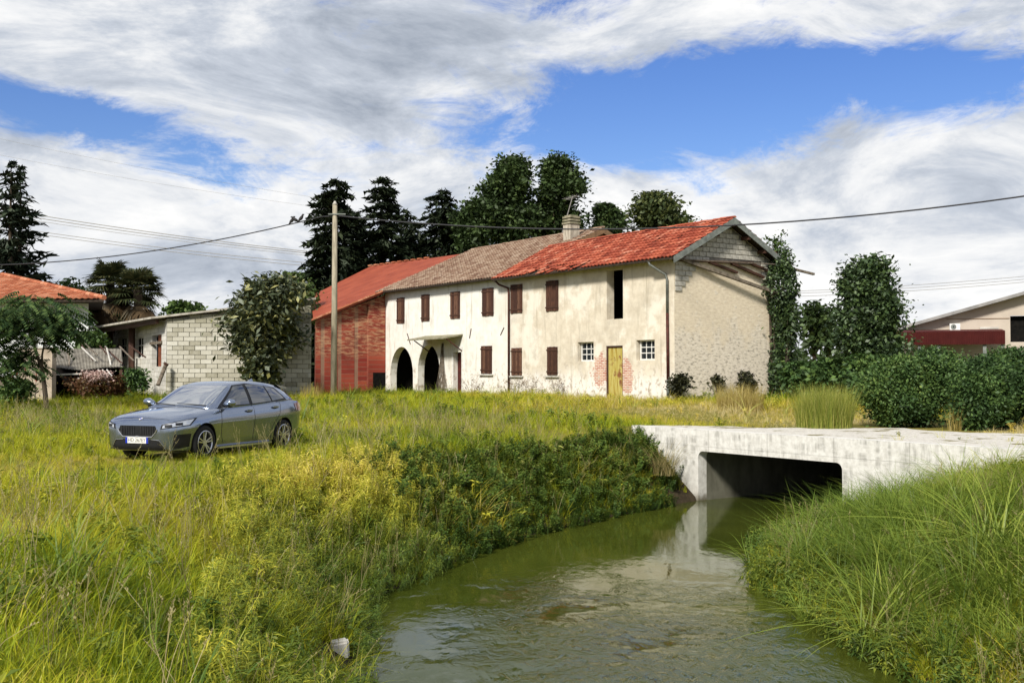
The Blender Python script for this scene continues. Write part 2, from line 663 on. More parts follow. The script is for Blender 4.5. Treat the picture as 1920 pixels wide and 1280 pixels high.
mb.face([(0, 0, ZB), (0, 0, ztop), (0, TH, ztop), (0, TH, ZB)])
mb.build('headwall', M_headwall, bridge)
mb = MB()
mb.box(-0.0, WALL_R, -0.006, TH, ztop + 0.001, 0.0)
cap = mb.build('cap_band', M_headwall, bridge)
mb = MB()
mb.box(-1.1, -0.003, 0.05, TH + 0.2, ZB, -0.22)
mb.box(-1.5, -1.103, 0.25, TH + 0.5, ZB, -0.36)
mb.build('wing_wall', M_headwall, bridge)
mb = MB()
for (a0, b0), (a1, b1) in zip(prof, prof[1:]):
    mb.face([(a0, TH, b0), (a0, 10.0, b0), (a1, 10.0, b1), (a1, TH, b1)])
mb.build('barrel', simple('shade_dark_concrete', (0.17, 0.165, 0.125), (0.075, 0.072, 0.05), 0.95, scale=1.6, stretch=(1, 1, 0.5)), bridge)  # darker than the headwall: shade of the culvert interior put into the colour
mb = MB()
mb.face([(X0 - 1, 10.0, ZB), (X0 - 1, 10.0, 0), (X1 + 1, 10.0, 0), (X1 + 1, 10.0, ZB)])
mb.build('barrel_light_stop', M_dark, bridge)  # added unseen end wall, keeps daylight from showing through the barrel

# road on top of the bridge
mr, t, out = mat_new('bleached_road')
pos = t.n('ShaderNodeNewGeometry').outputs['Position']
a = t.noise(pos, 1.1, 7, 0.65)
b = t.noise(pos, 14, 6, 0.7)
col = t.ramp(b, [(0.3, (0.36, 0.335, 0.29)), (0.6, (0.60, 0.57, 0.51))])
col = t.mix(t.step(a, 0.56, 0.63), col, (0.16, 0.135, 0.05))
principled(t, out, col, 0.95, 0, 0.1, b, 0.5, 0.02)
mb = MB()
o = BR_O
def bw(u, v, z):
    p = o + AX * u + AY * v
    return (p.x, p.y, z)
nseg = 40
for i in range(nseg):
    u0, u1 = 0.05 + 21.9 * i / nseg, 0.05 + 21.9 * (i + 1) / nseg
    def edge(u):
        return 4.9 + 0.35 * math.sin(u * 1.7) + 0.2 * math.sin(u * 4.1) - max(0, 5.2 - u) * 0.85
    mb.face([bw(u0, TH + 0.003, 0.192), bw(u1, TH + 0.003, 0.192), bw(u1, max(edge(u1), 0.5), 0.186), bw(u0, max(edge(u0), 0.5), 0.186)])
tag(mb.build('road', mr), kind='structure')

# ================================================================= farmhouse
HO = Vector((6.63, 43.5, 0.45))
NF = AY                        # facade plane normal (pointing in)


def fac(px, py, y=0.0):
    """photo pixel on the house front (or a plane y behind it) -> local x, z"""
    p = on_plane(px, py, HO + AY * y, AY) - HO
    return p.dot(AX), p.z


def gab(px, py, x=0.0):
    """photo pixel on the gable plane -> local y, z"""
    p = on_plane(px, py, HO + AX * x, AX) - HO
    return p.dot(AY), p.z


XL = fac(722, 600)[0]          # left end of the white front
XM = fac(940, 600)[0]          # where the two roofs meet
WD = 6.1
print('XL', XL, 'XM', XM)


def plaster(name):
    m, t, out = mat_new(name)
    oc = t.n('ShaderNodeTexCoord').outputs['Object']
    x, y, z = t.sep(oc)
    n1 = t.noise(oc, 0.55, 6, 0.6)
    n2 = t.noise(oc, 2.2, 8, 0.66)
    n3 = t.noise(oc, 9.0, 7, 0.68)
    n4 = t.noise(t.mapping(oc, scale=(2.4, 2.4, 0.25)), 1.4, 7, 0.65)
    n5 = t.noise(oc, 3.6, 8, 0.7)
    white = t.ramp(n2, [(0.3, (0.64, 0.615, 0.54)), (0.62, (0.76, 0.745, 0.69))])
    beige = t.ramp(n2, [(0.3, (0.50, 0.435, 0.335)), (0.65, (0.66, 0.60, 0.49))])
    # limewash on the left, ochre render on the right, patchy edge between
    e = t.math('ADD', x, t.math('MULTIPLY', t.math('SUBTRACT', n1, 0.5), 8.0))
    col = t.mix(t.step(e, XM - 0.8, XM + 2.2), white, beige)
    # pale repaired areas
    rep = t.math('MULTIPLY', t.step(n1, 0.50, 0.60), t.step(x, XM, XM + 1.5))
    col = t.mix(t.math('MULTIPLY', rep, 0.65), col, (0.73, 0.69, 0.60))
    # washed-out salt-white base with dark peeling
    low = t.step(t.math('ADD', z, t.math('MULTIPLY', t.math('SUBTRACT', n2, 0.5), 2.6)), 1.5, 0.6)
    col = t.mix(t.math('MULTIPLY', low, 0.8), col, (0.74, 0.71, 0.66))
    pl = t.math('MULTIPLY', t.step(n5, 0.52, 0.60), t.step(t.math('ADD', z, t.math('MULTIPLY', n2, 2.2)), 3.2, 1.5))
    col = t.mix(t.math('MULTIPLY', pl, 0.75), col, (0.30, 0.23, 0.16))
    # rain streaks
    bl_ = t.math('MULTIPLY', t.step(t.noise(oc, 0.9, 8, 0.7), 0.52, 0.66), t.math('ADD', 0.22, t.math('MULTIPLY', t.step(x, XM - 1, XM + 2), 0.3)))
    col = t.mix(bl_, col, (0.43, 0.385, 0.31))
    st = t.math('MULTIPLY', t.step(n4, 0.53, 0.70), 0.6)
    col = t.mix(st, col, (0.36, 0.31, 0.23))
    # brick showing where the render has fallen beside the yellow door
    bt = t.n('ShaderNodeTexBrick')
    t.link(t.mapping(oc, scale=(1, 1, 1), rot=(R(90), 0, 0)), bt.inputs['Vector'])
    bt.inputs['Scale'].default_value = 1.0
    bt.inputs['Brick Width'].default_value = 0.26
    bt.inputs['Row Height'].default_value = 0.075
    bt.inputs['Mortar Size'].default_value = 0.012
    bt.inputs['Color1'].default_value = (0.36, 0.10, 0.055, 1)
    bt.inputs['Color2'].default_value = (0.52, 0.30, 0.20, 1)
    bt.inputs['Mortar'].default_value = (0.62, 0.57, 0.50, 1)
    def spot(cx, cz, rx, rz_):
        a = t.math('DIVIDE', t.math('SUBTRACT', x, cx), rx)
        b = t.math('DIVIDE', t.math('SUBTRACT', z, cz), rz_)
        d = t.math('ADD', t.math('MULTIPLY', a, a), t.math('MULTIPLY', b, b))
        d = t.math('ADD', d, t.math('MULTIPLY', t.math('SUBTRACT', n5, 0.5), 7.5))
        return t.step(d, 1.0, 0.75)
    b1x, b1z = fac(1125, 694)
    b2x, b2z = fac(1175, 705)
    br = t.math('MAXIMUM', spot(b1x, b1z, 0.55, 0.75), spot(b2x, b2z, 0.42, 0.75))
    col = t.mix(br, col, bt.outputs[0])
    h = t.math('SUBTRACT', t.math('ADD', t.math('MULTIPLY', n2, 0.7), t.math('MULTIPLY', n3, 0.3)), t.math('MULTIPLY', br, 0.4))
    principled(t, out, col, 0.92, 0, 0.15, h, 0.35, 0.03)
    return m


M_plaster = plaster('old_lime_plaster')

m, t, out = mat_new('rubble_wall')
oc = t.n('ShaderNodeTexCoord').outputs['Object']
n1 = t.noise(oc, 1.3, 7, 0.65)
n2 = t.noise(t.mapping(oc, scale=(1, 0.8, 2.2)), 5.5, 8, 0.7)
vo = t.n('ShaderNodeTexVoronoi')
t.link(t.mapping(oc, scale=(1, 1, 1.6)), vo.inputs['Vector'])
vo.inputs['Scale'].default_value = 3.2
vo.inputs['Randomness'].default_value = 1.0
zz = t.sep(oc)[2]
render = t.ramp(n2, [(0.3, (0.54, 0.45, 0.33)), (0.62, (0.73, 0.64, 0.49))])
stone = t.ramp(n2, [(0.36, (0.22, 0.20, 0.17)), (0.48, (0.65, 0.58, 0.47)), (0.7, (0.75, 0.69, 0.59))])
expo = t.step(t.math('ADD', t.math('MULTIPLY', n1, 2.4), t.math('MULTIPLY', zz, -0.42)), -0.20, 0.25)
col = t.mix(t.math('MULTIPLY', expo, 0.85), render, stone)
peb = t.math('MULTIPLY', t.step(vo.outputs['Distance'], 0.30, 0.16), t.step(n1, 0.48, 0.56))
col = t.mix(t.math('MULTIPLY', peb, 0.7), col, (0.66, 0.60, 0.50))
hgt = t.math('ADD', n2, t.math('MULTIPLY', peb, 0.35))
principled(t, out, col, 0.95, 0, 0.1, hgt, 0.45, 0.03)
M_rubble = m
M_block = simple('grey_concrete_block', (0.43, 0.41, 0.36), (0.29, 0.275, 0.235), 0.95, scale=5)
M_mortar = simple('dark_mortar', (0.20, 0.19, 0.165), (0.12, 0.11, 0.10), 1.0, scale=6)


def tilemat(name, stops, scale=0.8):
    m, t, out = mat_new(name)
    g = t.n('ShaderNodeNewGeometry')
    oc = t.n('ShaderNodeTexCoord').outputs['Object']
    nz = t.noise(oc, scale, 6, 0.6)
    n2 = t.noise(oc, 9, 6, 0.7)
    f = t.math('ADD', t.math('MULTIPLY', g.outputs['Random Per Island'], 0.45), t.math('MULTIPLY', nz, 0.35))
    f = t.math('ADD', f, t.math('MULTIPLY', n2, 0.2))
    principled(t, out, t.ramp(f, stops), 0.85, 0, 0.2, n2, 0.4, 0.01)
    return m


M_tile_red = tilemat('red_clay_tile', [(0.2, (0.11, 0.020, 0.011)), (0.45, (0.27, 0.056, 0.030)), (0.64, (0.38, 0.10, 0.052)), (0.78, (0.44, 0.21, 0.14))])
M_tile_brown = tilemat('brown_lichened_tile', [(0.2, (0.12, 0.060, 0.040)), (0.45, (0.24, 0.155, 0.105)), (0.65, (0.31, 0.225, 0.16)), (0.85, (0.38, 0.30, 0.23))])
M_tile_orange = tilemat('orange_clay_tile', [(0.2, (0.24, 0.07, 0.035)), (0.5, (0.40, 0.14, 0.07)), (0.8, (0.50, 0.25, 0.15))])


def tile_rows(mb, x0, x1, ye, ze, yr, zr, tw, tl, r, skip=None, jit=0.004, prof=None):
    """courses of interlocking tiles on the slope from eave (ye,ze) to ridge (yr,zr)"""
    sl_ = math.hypot(yr - ye, zr - ze)
    ey, ez = (yr - ye) / sl_, (zr - ze) / sl_
    sgn = 1 if yr > ye else -1
    nyv, nzv = -ez * sgn, ey * sgn
    nrow = int(round(sl_ / tl))
    tl = sl_ / nrow
    ncol = int(round((x1 - x0) / tw))
    tw = (x1 - x0) / ncol
    prof = prof or [(0.0, 0.0), (0.18, 0.0), (0.36, 0.034), (0.56, 0.046), (0.76, 0.034), (0.97, 0.0)]
    for i in range(nrow):
        for j in range(ncol):
            dxx, dss, dn = 0, 0, 0
            if skip:
                k = skip(x0 + (j + 0.5) * tw, i, nrow)
                if k is None:
                    continue
                dxx, dss, dn = k
            jn = r.uniform(-jit, jit)
            js = r.uniform(-jit, jit) * 2.5
            b = len(mb.v)
            for e, lift in ((0, 0.068), (1, 0.010)):
                s = (i + e) * tl + (0.0 if e else -0.03) + js + dss
                for (pu, ph) in prof:
                    n = lift + ph + jn + dn
                    x = x0 + (j + pu) * tw + dxx
                    mb.v.append((x, ye + ey * s + nyv * n, ze + ez * s + nzv * n))
            # front lip
            for (pu, ph) in prof:
                s = i * tl - 0.03 + js + dss
                n = 0.022 + ph + jn + dn
                mb.v.append((x0 + (j + pu) * tw + dxx, ye + ey * s + nyv * n, ze + ez * s + nzv * n))
            P = len(prof)
            for q in range(P - 1):
                f1 = (b + q, b + q + 1, b + P + q + 1, b + P + q)
                f2 = (b + 2 * P + q, b + 2 * P + q + 1, b + q + 1, b + q)
                mb.f += [f1 if sgn > 0 else f1[::-1], f2 if sgn > 0 else f2[::-1]]
                mb.m += [0, 0]


def wall_holes(mb, x0, x1, z0, z1, holes, th=0.35, y=0.0):
    """front wall in the local xz plane with rectangular (and arched) openings, reveals go inwards"""
    xs = sorted({x0, x1} | {h[0] for h in holes} | {h[1] for h in holes})
    zs = sorted({z0, z1} | {h[2] for h in holes} | {h[3] for h in holes})
    for a, b in zip(xs, xs[1:]):
        for c, d in zip(zs, zs[1:]):
            mx_, mz_ = (a + b) / 2, (c + d) / 2
            if any(h[0] < mx_ < h[1] and h[2] < mz_ < h[3] for h in holes):
                continue
            mb.face([(a, y, c), (b, y, c), (b, y, d), (a, y, d)])
    for h in holes:
        a, b, c, d = h[:4]
        if len(h) > 4:                        # arched head springing at h[4]
            zsp = h[4]
            n = 14
            pts = [((a + b) / 2 - (b - a) / 2 * math.cos(math.pi * k / n), zsp + (d - zsp) * math.sin(math.pi * k / n)) for k in range(n + 1)]
            for (p0, q0), (p1, q1) in zip(pts, pts[1:]):
                mb.face([(p0, y, q0), (p1, y, q1), (p1, y, d), (p0, y, d)])
                mb.face([(p0, y, q0), (p0, y + th, q0), (p1, y + th, q1), (p1, y, q1)])
            mb.face([(a, y, c), (a, y + th, c), (a, y + th, zsp), (a, y, zsp)])
            mb.face([(b, y, c), (b, y, zsp), (b, y + th, zsp), (b, y + th, c)])
        else:
            mb.face([(a, y, c), (a, y + th, c), (a, y + th, d), (a, y, d)])
            mb.face([(b, y, c), (b, y, d), (b, y + th, d), (b, y + th, c)])
            mb.face([(a, y, d), (a, y + th, d), (b, y + th, d), (b, y, d)])
            mb.face([(a, y, c), (b, y, c), (b, y + th, c), (a, y + th, c)])


house = empty('farmhouse', HO, RZ)
tag(house, 'long two-storey abandoned farmhouse with peeling plaster, brown shutters and tiled roofs', 'house')

RTAN, RY, RZR = 0.515, 3.05, 7.68                  # right roof: pitch, ridge position
MTAN, MY, MZR = 0.434, 6.47, 8.90                  # middle roof
WT = 5.93                                          # wall head


def rect(l, r_, top, bot):
    a, zt = fac(l, top)
    b, zt2 = fac(r_, top)
    zb = fac((l + r_) / 2, bot)[1]
    return (a, b, zb, (zt + zt2) / 2)


SH = [(745, 759, 558, 606), (791, 806, 552, 602), (845.5, 863, 546.5, 597), (905, 926, 540, 592), (958.5, 980, 533, 587),
      (1025, 1047.5, 526, 583), (903, 923, 648, 700), (960, 979, 652, 703), (1027, 1046, 650, 703)]
W1 = rect(1083, 1113, 641, 677)
W2 = rect(1193, 1227.5, 637, 675)
HAY = rect(1137.5, 1168, 505, 598)
DOOR = rect(1136, 1167.5, 648, 760)
DOOR = (DOOR[0], DOOR[1], -0.1, DOOR[3])
D2 = rect(850.5, 866, 660, 760)
D2 = (D2[0], D2[1], -0.1, D2[3])
holes = [W1, W2, HAY, DOOR, D2]
for l, r_, tp in ((732, 774.5, 650), (783.5, 824.5, 646.5)):
    a, b, _, zt = rect(l, r_, tp, 700)
    holes.append((a, b, -0.1, zt, zt - (b - a) * 0.62))
ARCH = holes[-2:]
mb = MB()
wall_holes(mb, XL, 0.0, -0.6, WT, holes, 0.42)
mb.box(XL, -0.002, 0.46, 0.50, -0.6, WT - 0.3) if False else None
mb.build('front_wall', M_plaster, house)
# right end (gable) wall: stone and render below, block infill above
mb = MB()
gz_l = gab(1268, 545)[1]
mb.face([(0, 0, -0.6), (0, WD, -0.6), (0, WD, WT + 0.03), (0, RY, RZR - 0.16), (0, 0, WT + 0.03)])
mb.face([(XM, WD, -0.6), (XM, WD, WT), (0, WD, WT), (0, WD, -0.6)][::-1])
mb.build('gable_wall', M_rubble, house)
# back shell of the middle house, near-black lining inside
mb = MB()
mb.face([(XM, 0.43, -0.6), (XM, 2 * MY, -0.6), (XM, 2 * MY, WT), (XM, MY, MZR - 0.2), (XM, 0.43, WT)])
mb.face([(XL, 0.0, -0.6), (XL, 0.0, WT), (XL, MY, MZR - 0.2), (XL, 2 * MY, WT), (XL, 2 * MY, -0.6)])
mb.face([(XL, 2 * MY, -0.6), (XL, 2 * MY, WT), (XM, 2 * MY, WT), (XM, 2 * MY, -0.6)])
mb.build('cross_wall', simple('ochre_render', (0.50, 0.31, 0.155), (0.34, 0.20, 0.10), 0.9, scale=2), house)
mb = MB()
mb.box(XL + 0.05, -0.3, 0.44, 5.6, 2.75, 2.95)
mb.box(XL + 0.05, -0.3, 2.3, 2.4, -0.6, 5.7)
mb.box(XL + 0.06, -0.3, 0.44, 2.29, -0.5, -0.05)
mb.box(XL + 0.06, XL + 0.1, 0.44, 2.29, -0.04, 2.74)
mb.build('blackout_lining', M_dark, house)  # near-black floors and partition added so the openings look unlit

# gable blocks, each laid one by one
blk = MB()
bw_, bh_ = 0.40, 0.215
e = 0.012
blk.box(-0.03, 0.03, e, bw_ - e, e, bh_ - e)
bme = bpy.data.meshes.new('block')
bmx = bmesh.new()
bmesh.ops.create_cube(bmx, size=1.0)
for vv in bmx.verts:
    vv.co.x *= 0.07
    vv.co.y *= bw_ - 2 * e
    vv.co.z *= bh_ - 2 * e
bmesh.ops.bevel(bmx, geom=bmx.edges[:], offset=0.009, segments=1, affect='EDGES')
bmx.to_mesh(bme)
bmx.free()
bme.materials.append(M_block)
M_block2 = None
z_pl = gab(1350, 492)[1]                 # level of the plank; blocks fill everything above it
bl_low = gab(1268, 546)[1]
mbk = MB()                               # mortar bed behind the blocks
mbk.face([(0.012, 0.02, z_pl - 0.02), (0.012, WD - 0.02, z_pl - 0.02), (0.012, WD - 0.02, WT), (0.012, RY, RZR - 0.18), (0.012, 0.02, WT)])
mbk.build('mortar_bed', M_mortar, house)
row = 0
z = bl_low
nblk = 0
while z < RZR - 0.3:
    off = (row % 2) * bw_ / 2
    y = -off
    while y < WD:
        ya, yb = max(y, 0.02), min(y + bw_, WD - 0.02)
        top = z + bh_
        roof_y0 = RY - (RZR - 0.22 - top) / RTAN
        roof_y1 = RY + (RZR - 0.22 - top) / RTAN
        ok = False
        if z >= z_pl - 0.03:
            ya, yb = max(ya, roof_y0), min(yb, roof_y1)
            ok = yb - ya > 0.09
        else:                            # stepped corner of blocks left of the fallen render
            lim = 0.35 + (z - bl_low) * 1.15
            ok = (ya + yb) / 2 < lim or ((ya + yb) / 2 > WD - 0.8 and z > z_pl - 0.7)
        if ok and yb - ya > 0.06:
            ob = bpy.data.objects.new('block', bme)
            ob.parent = house
            ob.location = (0.014 + rng.uniform(-0.004, 0.006), (ya + yb) / 2, z + bh_ / 2)
            ob.scale = (1, (yb - ya) / bw_, 1)
            COL.objects.link(ob)
            nblk += 1
        y += bw_
    z += bh_
    row += 1
print('gable blocks', nblk)

# roofs ------------------------------------------------------------
rr = random.Random(5)
OV, EO = 0.48, 0.55
ze = RZR - (RY + EO) * RTAN
ye = -EO
mb = MB()
for s_ in (1, -1):
    y_e = ye if s_ == 1 else 2 * RY + 0.85
    z_e = ze if s_ == 1 else RZR - (RY + 0.85) * RTAN
    p = [(XM + 0.02, y_e, z_e), (OV, y_e, z_e), (OV, RY, RZR), (XM + 0.02, RY, RZR)]
    q = [(a, b, c - 0.09) for a, b, c in p]
    if s_ == -1:
        p, q = p[::-1], q[::-1]
    mb.face(p)
    mb.face(q[::-1])
    for k in range(4):
        mb.face([p[k], q[k], q[(k + 1) % 4], p[(k + 1) % 4]])
mb.build('roof_deck', simple('dark_roof_boards', (0.05, 0.035, 0.025), (0.025, 0.018, 0.013), 0.9), house)
xd0, xd1 = fac(1000, 495)[0], fac(1105, 495)[0]

def damage(x, i, n):
    if xd0 < x < xd1 and i < 2:
        u = rr.random()
        if u < 0.26:
            return None
        return (rr.uniform(-0.05, 0.05), rr.uniform(-0.22, 0.02), rr.uniform(0, 0.05))
    if rr.random() < 0.006:
        return None
    return (0, 0, 0)


mb = MB()
tile_rows(mb, XM - 0.05, OV + 0.02, ye, ze, RY, RZR, 0.235, 0.37, rr, damage)
tag(mb.build('red_roof_tiles', M_tile_red, house), kind='stuff')
mb = MB()
tile_rows(mb, XM, OV + 0.02, 2 * RY + 0.85, RZR - (RY + 0.85) * RTAN, RY, RZR, 0.235, 0.37, rr)
tag(mb.build('red_roof_tiles', M_tile_red, house), kind='stuff')
# ridge cappings
def ridge_caps(mb, x0, x1, y, z, rad=0.11, ln=0.38):
    n = int((x1 - x0) / ln)
    for k in range(n):
        a = x0 + (x1 - x0) * k / n
        b = x0 + (x1 - x0) * (k + 1) / n + 0.03
        jz = rr.uniform(-0.012, 0.012)
        ring = []
        for (xx, rd) in ((a, rad), (b, rad * 0.88)):
            ring.append([(xx, y + rd * math.cos(t_), z + jz + rd * 0.75 * math.sin(t_)) for t_ in np.linspace(0, math.pi, 7)])
        for q in range(6):
            mb.face([ring[0][q], ring[1][q], ring[1][q + 1], ring[0][q + 1]])
        mb.face(ring[1][::-1])
mb = MB()
ridge_caps(mb, XM, OV, RY, RZR + 0.04)
tag(mb.build('ridge_tiles', M_tile_red, house), kind='stuff')
# barge boards on the gable
bx_ = OV + 0.005
for (ya, za, yb, zb) in ((ye + 0.05, ze, RY, RZR), (2 * RY + 0.80, RZR - (RY + 0.80) * RTAN, RY, RZR)):
    mb = MB()
    for x0_, x1_, dz0, dz1 in ((bx_, bx_ + 0.03, -0.24, 0.03),):
        p = [(ya, za + dz0), (yb, zb + dz0), (yb, zb + dz1), (ya, za + dz1)]
        f0 = [(x0_, a, b) for a, b in p]
        f1 = [(x1_, a, b) for a, b in p]
        mb.face(f0)
        mb.face(f1[::-1])
        for k in range(4):
            mb.face([f0[k], f1[k], f1[(k + 1) % 4], f0[(k + 1) % 4]])
    mb.build('barge_board', M_barge, house)
# purlin ends under the verge
for yy in (0.15, 1.1, 2.1, 3.05, 4.0, 5.0, 6.0):
    zz_ = RZR - abs(yy - RY) * RTAN - 0.2
    mb = MB()
    mb.box(0.02, OV - 0.02, yy - 0.06, yy + 0.06, zz_ - 0.14, zz_)
    mb.build('purlin_end', M_wood_dark, house)

# middle roof
ME = 0.42
mze = MZR - (MY + ME) * MTAN
XLo = XL - 0.45
mb = MB()
for s_ in (1, -1):
    y_e = -ME if s_ == 1 else 2 * MY + ME
    p = [(XLo, y_e, mze), (XM + 0.28, y_e, mze), (XM + 0.28, MY, MZR), (XLo, MY, MZR)]
    if s_ == 1:
        p[1] = (XM + 0.0, y_e, mze)
        p[2] = (XM + 0.28, MY, MZR)
    q = [(a, b, c - 0.1) for a, b, c in p]
    if s_ == -1:
        p, q = p[::-1], q[::-1]
    mb.face(p)
    mb.face(q[::-1])
    for k in range(4):
        mb.face([p[k], q[k], q[(k + 1) % 4], p[(k + 1) % 4]])
mb.build('roof_deck', MATS['dark_roof_boards'], house)
mb = MB()
def holes_mid(x, i, n):
    if rr.random() < 0.004:
        return None
    return (0, 0, 0)
tile_rows(mb, XLo, XM + 0.02, -ME, mze, MY, MZR, 0.25, 0.33, rr, holes_mid)
tile_rows(mb, XM + 0.02, XM + 0.29, MY - 3.2, MZR - 3.2 * MTAN, MY, MZR, 0.25, 0.33, rr)
tag(mb.build('brown_roof_tiles', M_tile_brown, house), kind='stuff')
mb = MB()
ridge_caps(mb, XLo, XM + 0.3, MY, MZR + 0.04)
tag(mb.build('ridge_tiles', M_tile_brown, house), kind='stuff')
for (ya, yb) in ((1.0, MY), (2 * MY + ME, MY)):
    mb = MB()
    za = MZR - abs(ya - MY) * MTAN
    f0 = [(XM + 0.29, a, b) for a, b in ((ya, za - 0.28), (yb, MZR - 0.28), (yb, MZR + 0.02), (ya, za + 0.02))]
    f1 = [(XM + 0.33, b_, c) for (_, b_, c) in f0]
    mb.face(f0)
    mb.face(f1[::-1])
    for k in range(4):
        mb.face([f0[k], f1[k], f1[(k + 1) % 4], f0[(k + 1) % 4]])
    mb.build('barge_board', M_barge_brown, house)
# gutters and downpipes
def gutter(mb, xa, xb, y, z, rad=0.075):
    for k in range(7):
        a0, a1 = math.pi + math.pi * k / 7, math.pi + math.pi * (k + 1) / 7
        mb.face([(xa, y + rad * math.cos(a0), z + rad * math.sin(a0)), (xb, y + rad * math.cos(a0), z + rad * math.sin(a0)),
                 (xb, y + rad * math.cos(a1), z + rad * math.sin(a1)), (xa, y + rad * math.cos(a1), z + rad * math.sin(a1))])
M_gut = simple('brown_gutter', (0.10, 0.075, 0.06), (0.05, 0.04, 0.032), 0.6, 0.3)
mb = MB()
gutter(mb, XLo + 0.2, XM - 0.1, -ME - 0.05, mze - 0.01)
mb.build('gutter', M_gut, house)
mb = MB()
gutter(mb, XM + 0.1, OV - 0.1, ye - 0.05, ze - 0.03)
mb.build('gutter', M_gut, house)
x1p = fac(1254, 560)[0]
mb = MB()
mb.tube([(x1p - 0.55, ye - 0.05, ze - 0.08), (x1p - 0.5, ye - 0.05, ze - 0.2), (x1p - 0.08, -0.1, ze - 0.62), (x1p, -0.09, ze - 0.85), (x1p, -0.09, 3.6)], 0.055, 10)
dp = mb.build('downpipe', M_metal_pipe, house, True)
mb = MB()
mb.tube([(x1p, -0.09, 3.61), (x1p + 0.03, -0.09, 0.9)], 0.06, 10)
mb.build('lower_pipe', M_pipe_rust, dp, True)
mb = MB()
mb.tube([(x1p + 0.03, -0.09, 0.9), (x1p + 0.03, -0.09, -0.2)], 0.065, 10)
mb.build('pipe_shoe', M_metal_pipe, dp, True)
x2p = fac(956.5, 600)[0]
mb = MB()
mb.tube([(x2p - 0.75, -ME - 0.03, mze - 0.1), (x2p - 0.55, -0.3, mze - 0.35), (x2p - 0.05, -0.1, mze - 0.55), (x2p, -0.09, mze - 0.8), (x2p, -0.09, -0.2)], 0.05, 10)
mb.build('downpipe', M_pipe_rust, house, True)

# shutters
def shutter(l, r_, tp, bt, sill):
    a, b, zb, zt = rect(l, r_, tp, bt)
    h = zt - zb
    mb = MB()
    for zc in (zb + 0.12 * h, zb + 0.88 * h):
        mb.box(a - 0.03, b + 0.03, -0.075, -0.052, zc - 0.035, zc + 0.035)
    mb.box(a + 0.01, b - 0.01, -0.022, -0.004, zb + 0.01, zt - 0.01)
    sh = mb.build('shutter', M_wood_dark, house)
    n = 5
    for k in range(n):
        g = 0.006 if k != n // 2 else 0.014
        p0, p1 = a + (b - a) * k / n + g, a + (b - a) * (k + 1) / n - g
        mb = MB()
        j = rr.uniform(-0.012, 0.012)
        mb.box(p0, p1, -0.051 + rr.uniform(-0.004, 0.004), -0.023, zb + j, zt + rr.uniform(-0.012, 0.012))
        mb.build('plank', M_shut[rr.randrange(3)], sh)
    if sill:
        mb = MB()
        mb.box(a - 0.12, b + 0.12, -0.11, 0.0, zb - 0.10, zb - 0.035)
        mb.build('sill', M_conc, house)


M_shut = [simple('shutter_wood_%s' % n_, c, d_, 0.8, scale=8, stretch=(5, 5, 0.5), bstr=0.5) for n_, c, d_ in
          (('umber', (0.10, 0.042, 0.024), (0.03, 0.013, 0.009)), ('worn', (0.17, 0.085, 0.05), (0.045, 0.02, 0.013)), ('dark', (0.07, 0.028, 0.017), (0.022, 0.010, 0.007)))]
for i, s_ in enumerate(SH):
    shutter(*s_, sill=i >= 6)

# small barred windows
M_glass = simple('old_window_glass', (0.02, 0.025, 0.028), (0.012, 0.015, 0.017), 0.06, spec=0.6, bstr=0.05)
def window(hole):
    a, b, zb, zt = hole
    a2 = a + 0.06
    mb = MB()
    fr = 0.06
    y0, y1 = 0.17, 0.22
    mb.box(a2, b, y0, y1, zt - fr, zt)
    mb.box(a2, b, y0, y1, zb, zb + fr)
    mb.box(a2, a2 + fr, y0, y1, zb + fr, zt - fr)
    mb.box(b - fr, b, y0, y1, zb + fr, zt - fr)
    iw, ih = b - a2 - 2 * fr, zt - zb - 2 * fr
    for k in (1, 2):
        xx = a2 + fr + iw * k / 3
        mb.box(xx - 0.017, xx + 0.017, y0 + 0.004, y1, zb + fr, zt - fr)
    for k in (1, 2):
        zz_ = zb + fr + ih * k / 3
        mb.box(a2 + fr, b - fr, y0 + 0.008, y1 - 0.003, zz_ - 0.02, zz_ + 0.02)
    wn = mb.build('window', M_white, house)
    for i in range(3):
        for j in range(3):
            mb = MB()
            xx, zz_ = a2 + fr + iw * i / 3, zb + fr + ih * j / 3
            mb.box(xx + 0.018, xx + iw / 3 - 0.018, y0 + 0.022, y0 + 0.03, zz_ + 0.021, zz_ + ih / 3 - 0.021)
            mb.build('pane', M_glass, wn)
window(W1)
window(W2)

# yellow plank door
m, t, out = mat_new('flaking_yellow_paint')
oc = t.n('ShaderNodeTexCoord').outputs['Object']
nz = t.noise(t.mapping(oc, scale=(7, 7, 0.6)), 2.2, 8, 0.7)
n2 = t.noise(oc, 1.6, 5, 0.6)
col = t.ramp(nz, [(0.30, (0.16, 0.065, 0.025)), (0.42, (0.34, 0.25, 0.045)), (0.6, (0.46, 0.40, 0.13)), (0.75, (0.52, 0.49, 0.27))])
col = t.mix(t.step(n2, 0.56, 0.66), col, (0.20, 0.085, 0.035))
principled(t, out, col, 0.8, 0, 0.2, nz, 0.5, 0.01)
M_ydoor = m
a, b, zb, zt = DOOR
mb = MB()
mb.box(a, a + 0.07, 0.04, 0.14, zb, zt)
mb.box(b - 0.07, b, 0.04, 0.14, zb, zt)
mb.box(a + 0.07, b - 0.07, 0.04, 0.14, zt - 0.07, zt)
dr = mb.build('door_frame', M_wood_dark, house)
n = 5
for k in range(n):
    mb = MB()
    p0, p1 = a + 0.075 + (b - a - 0.15) * k / n, a + 0.075 + (b - a - 0.15) * (k + 1) / n
    mb.box(p0 + 0.004, p1 - 0.004, 0.085, 0.125, zb, zt - 0.08 - rr.uniform(0, 0.02))
    mb.build('plank', M_ydoor, dr)
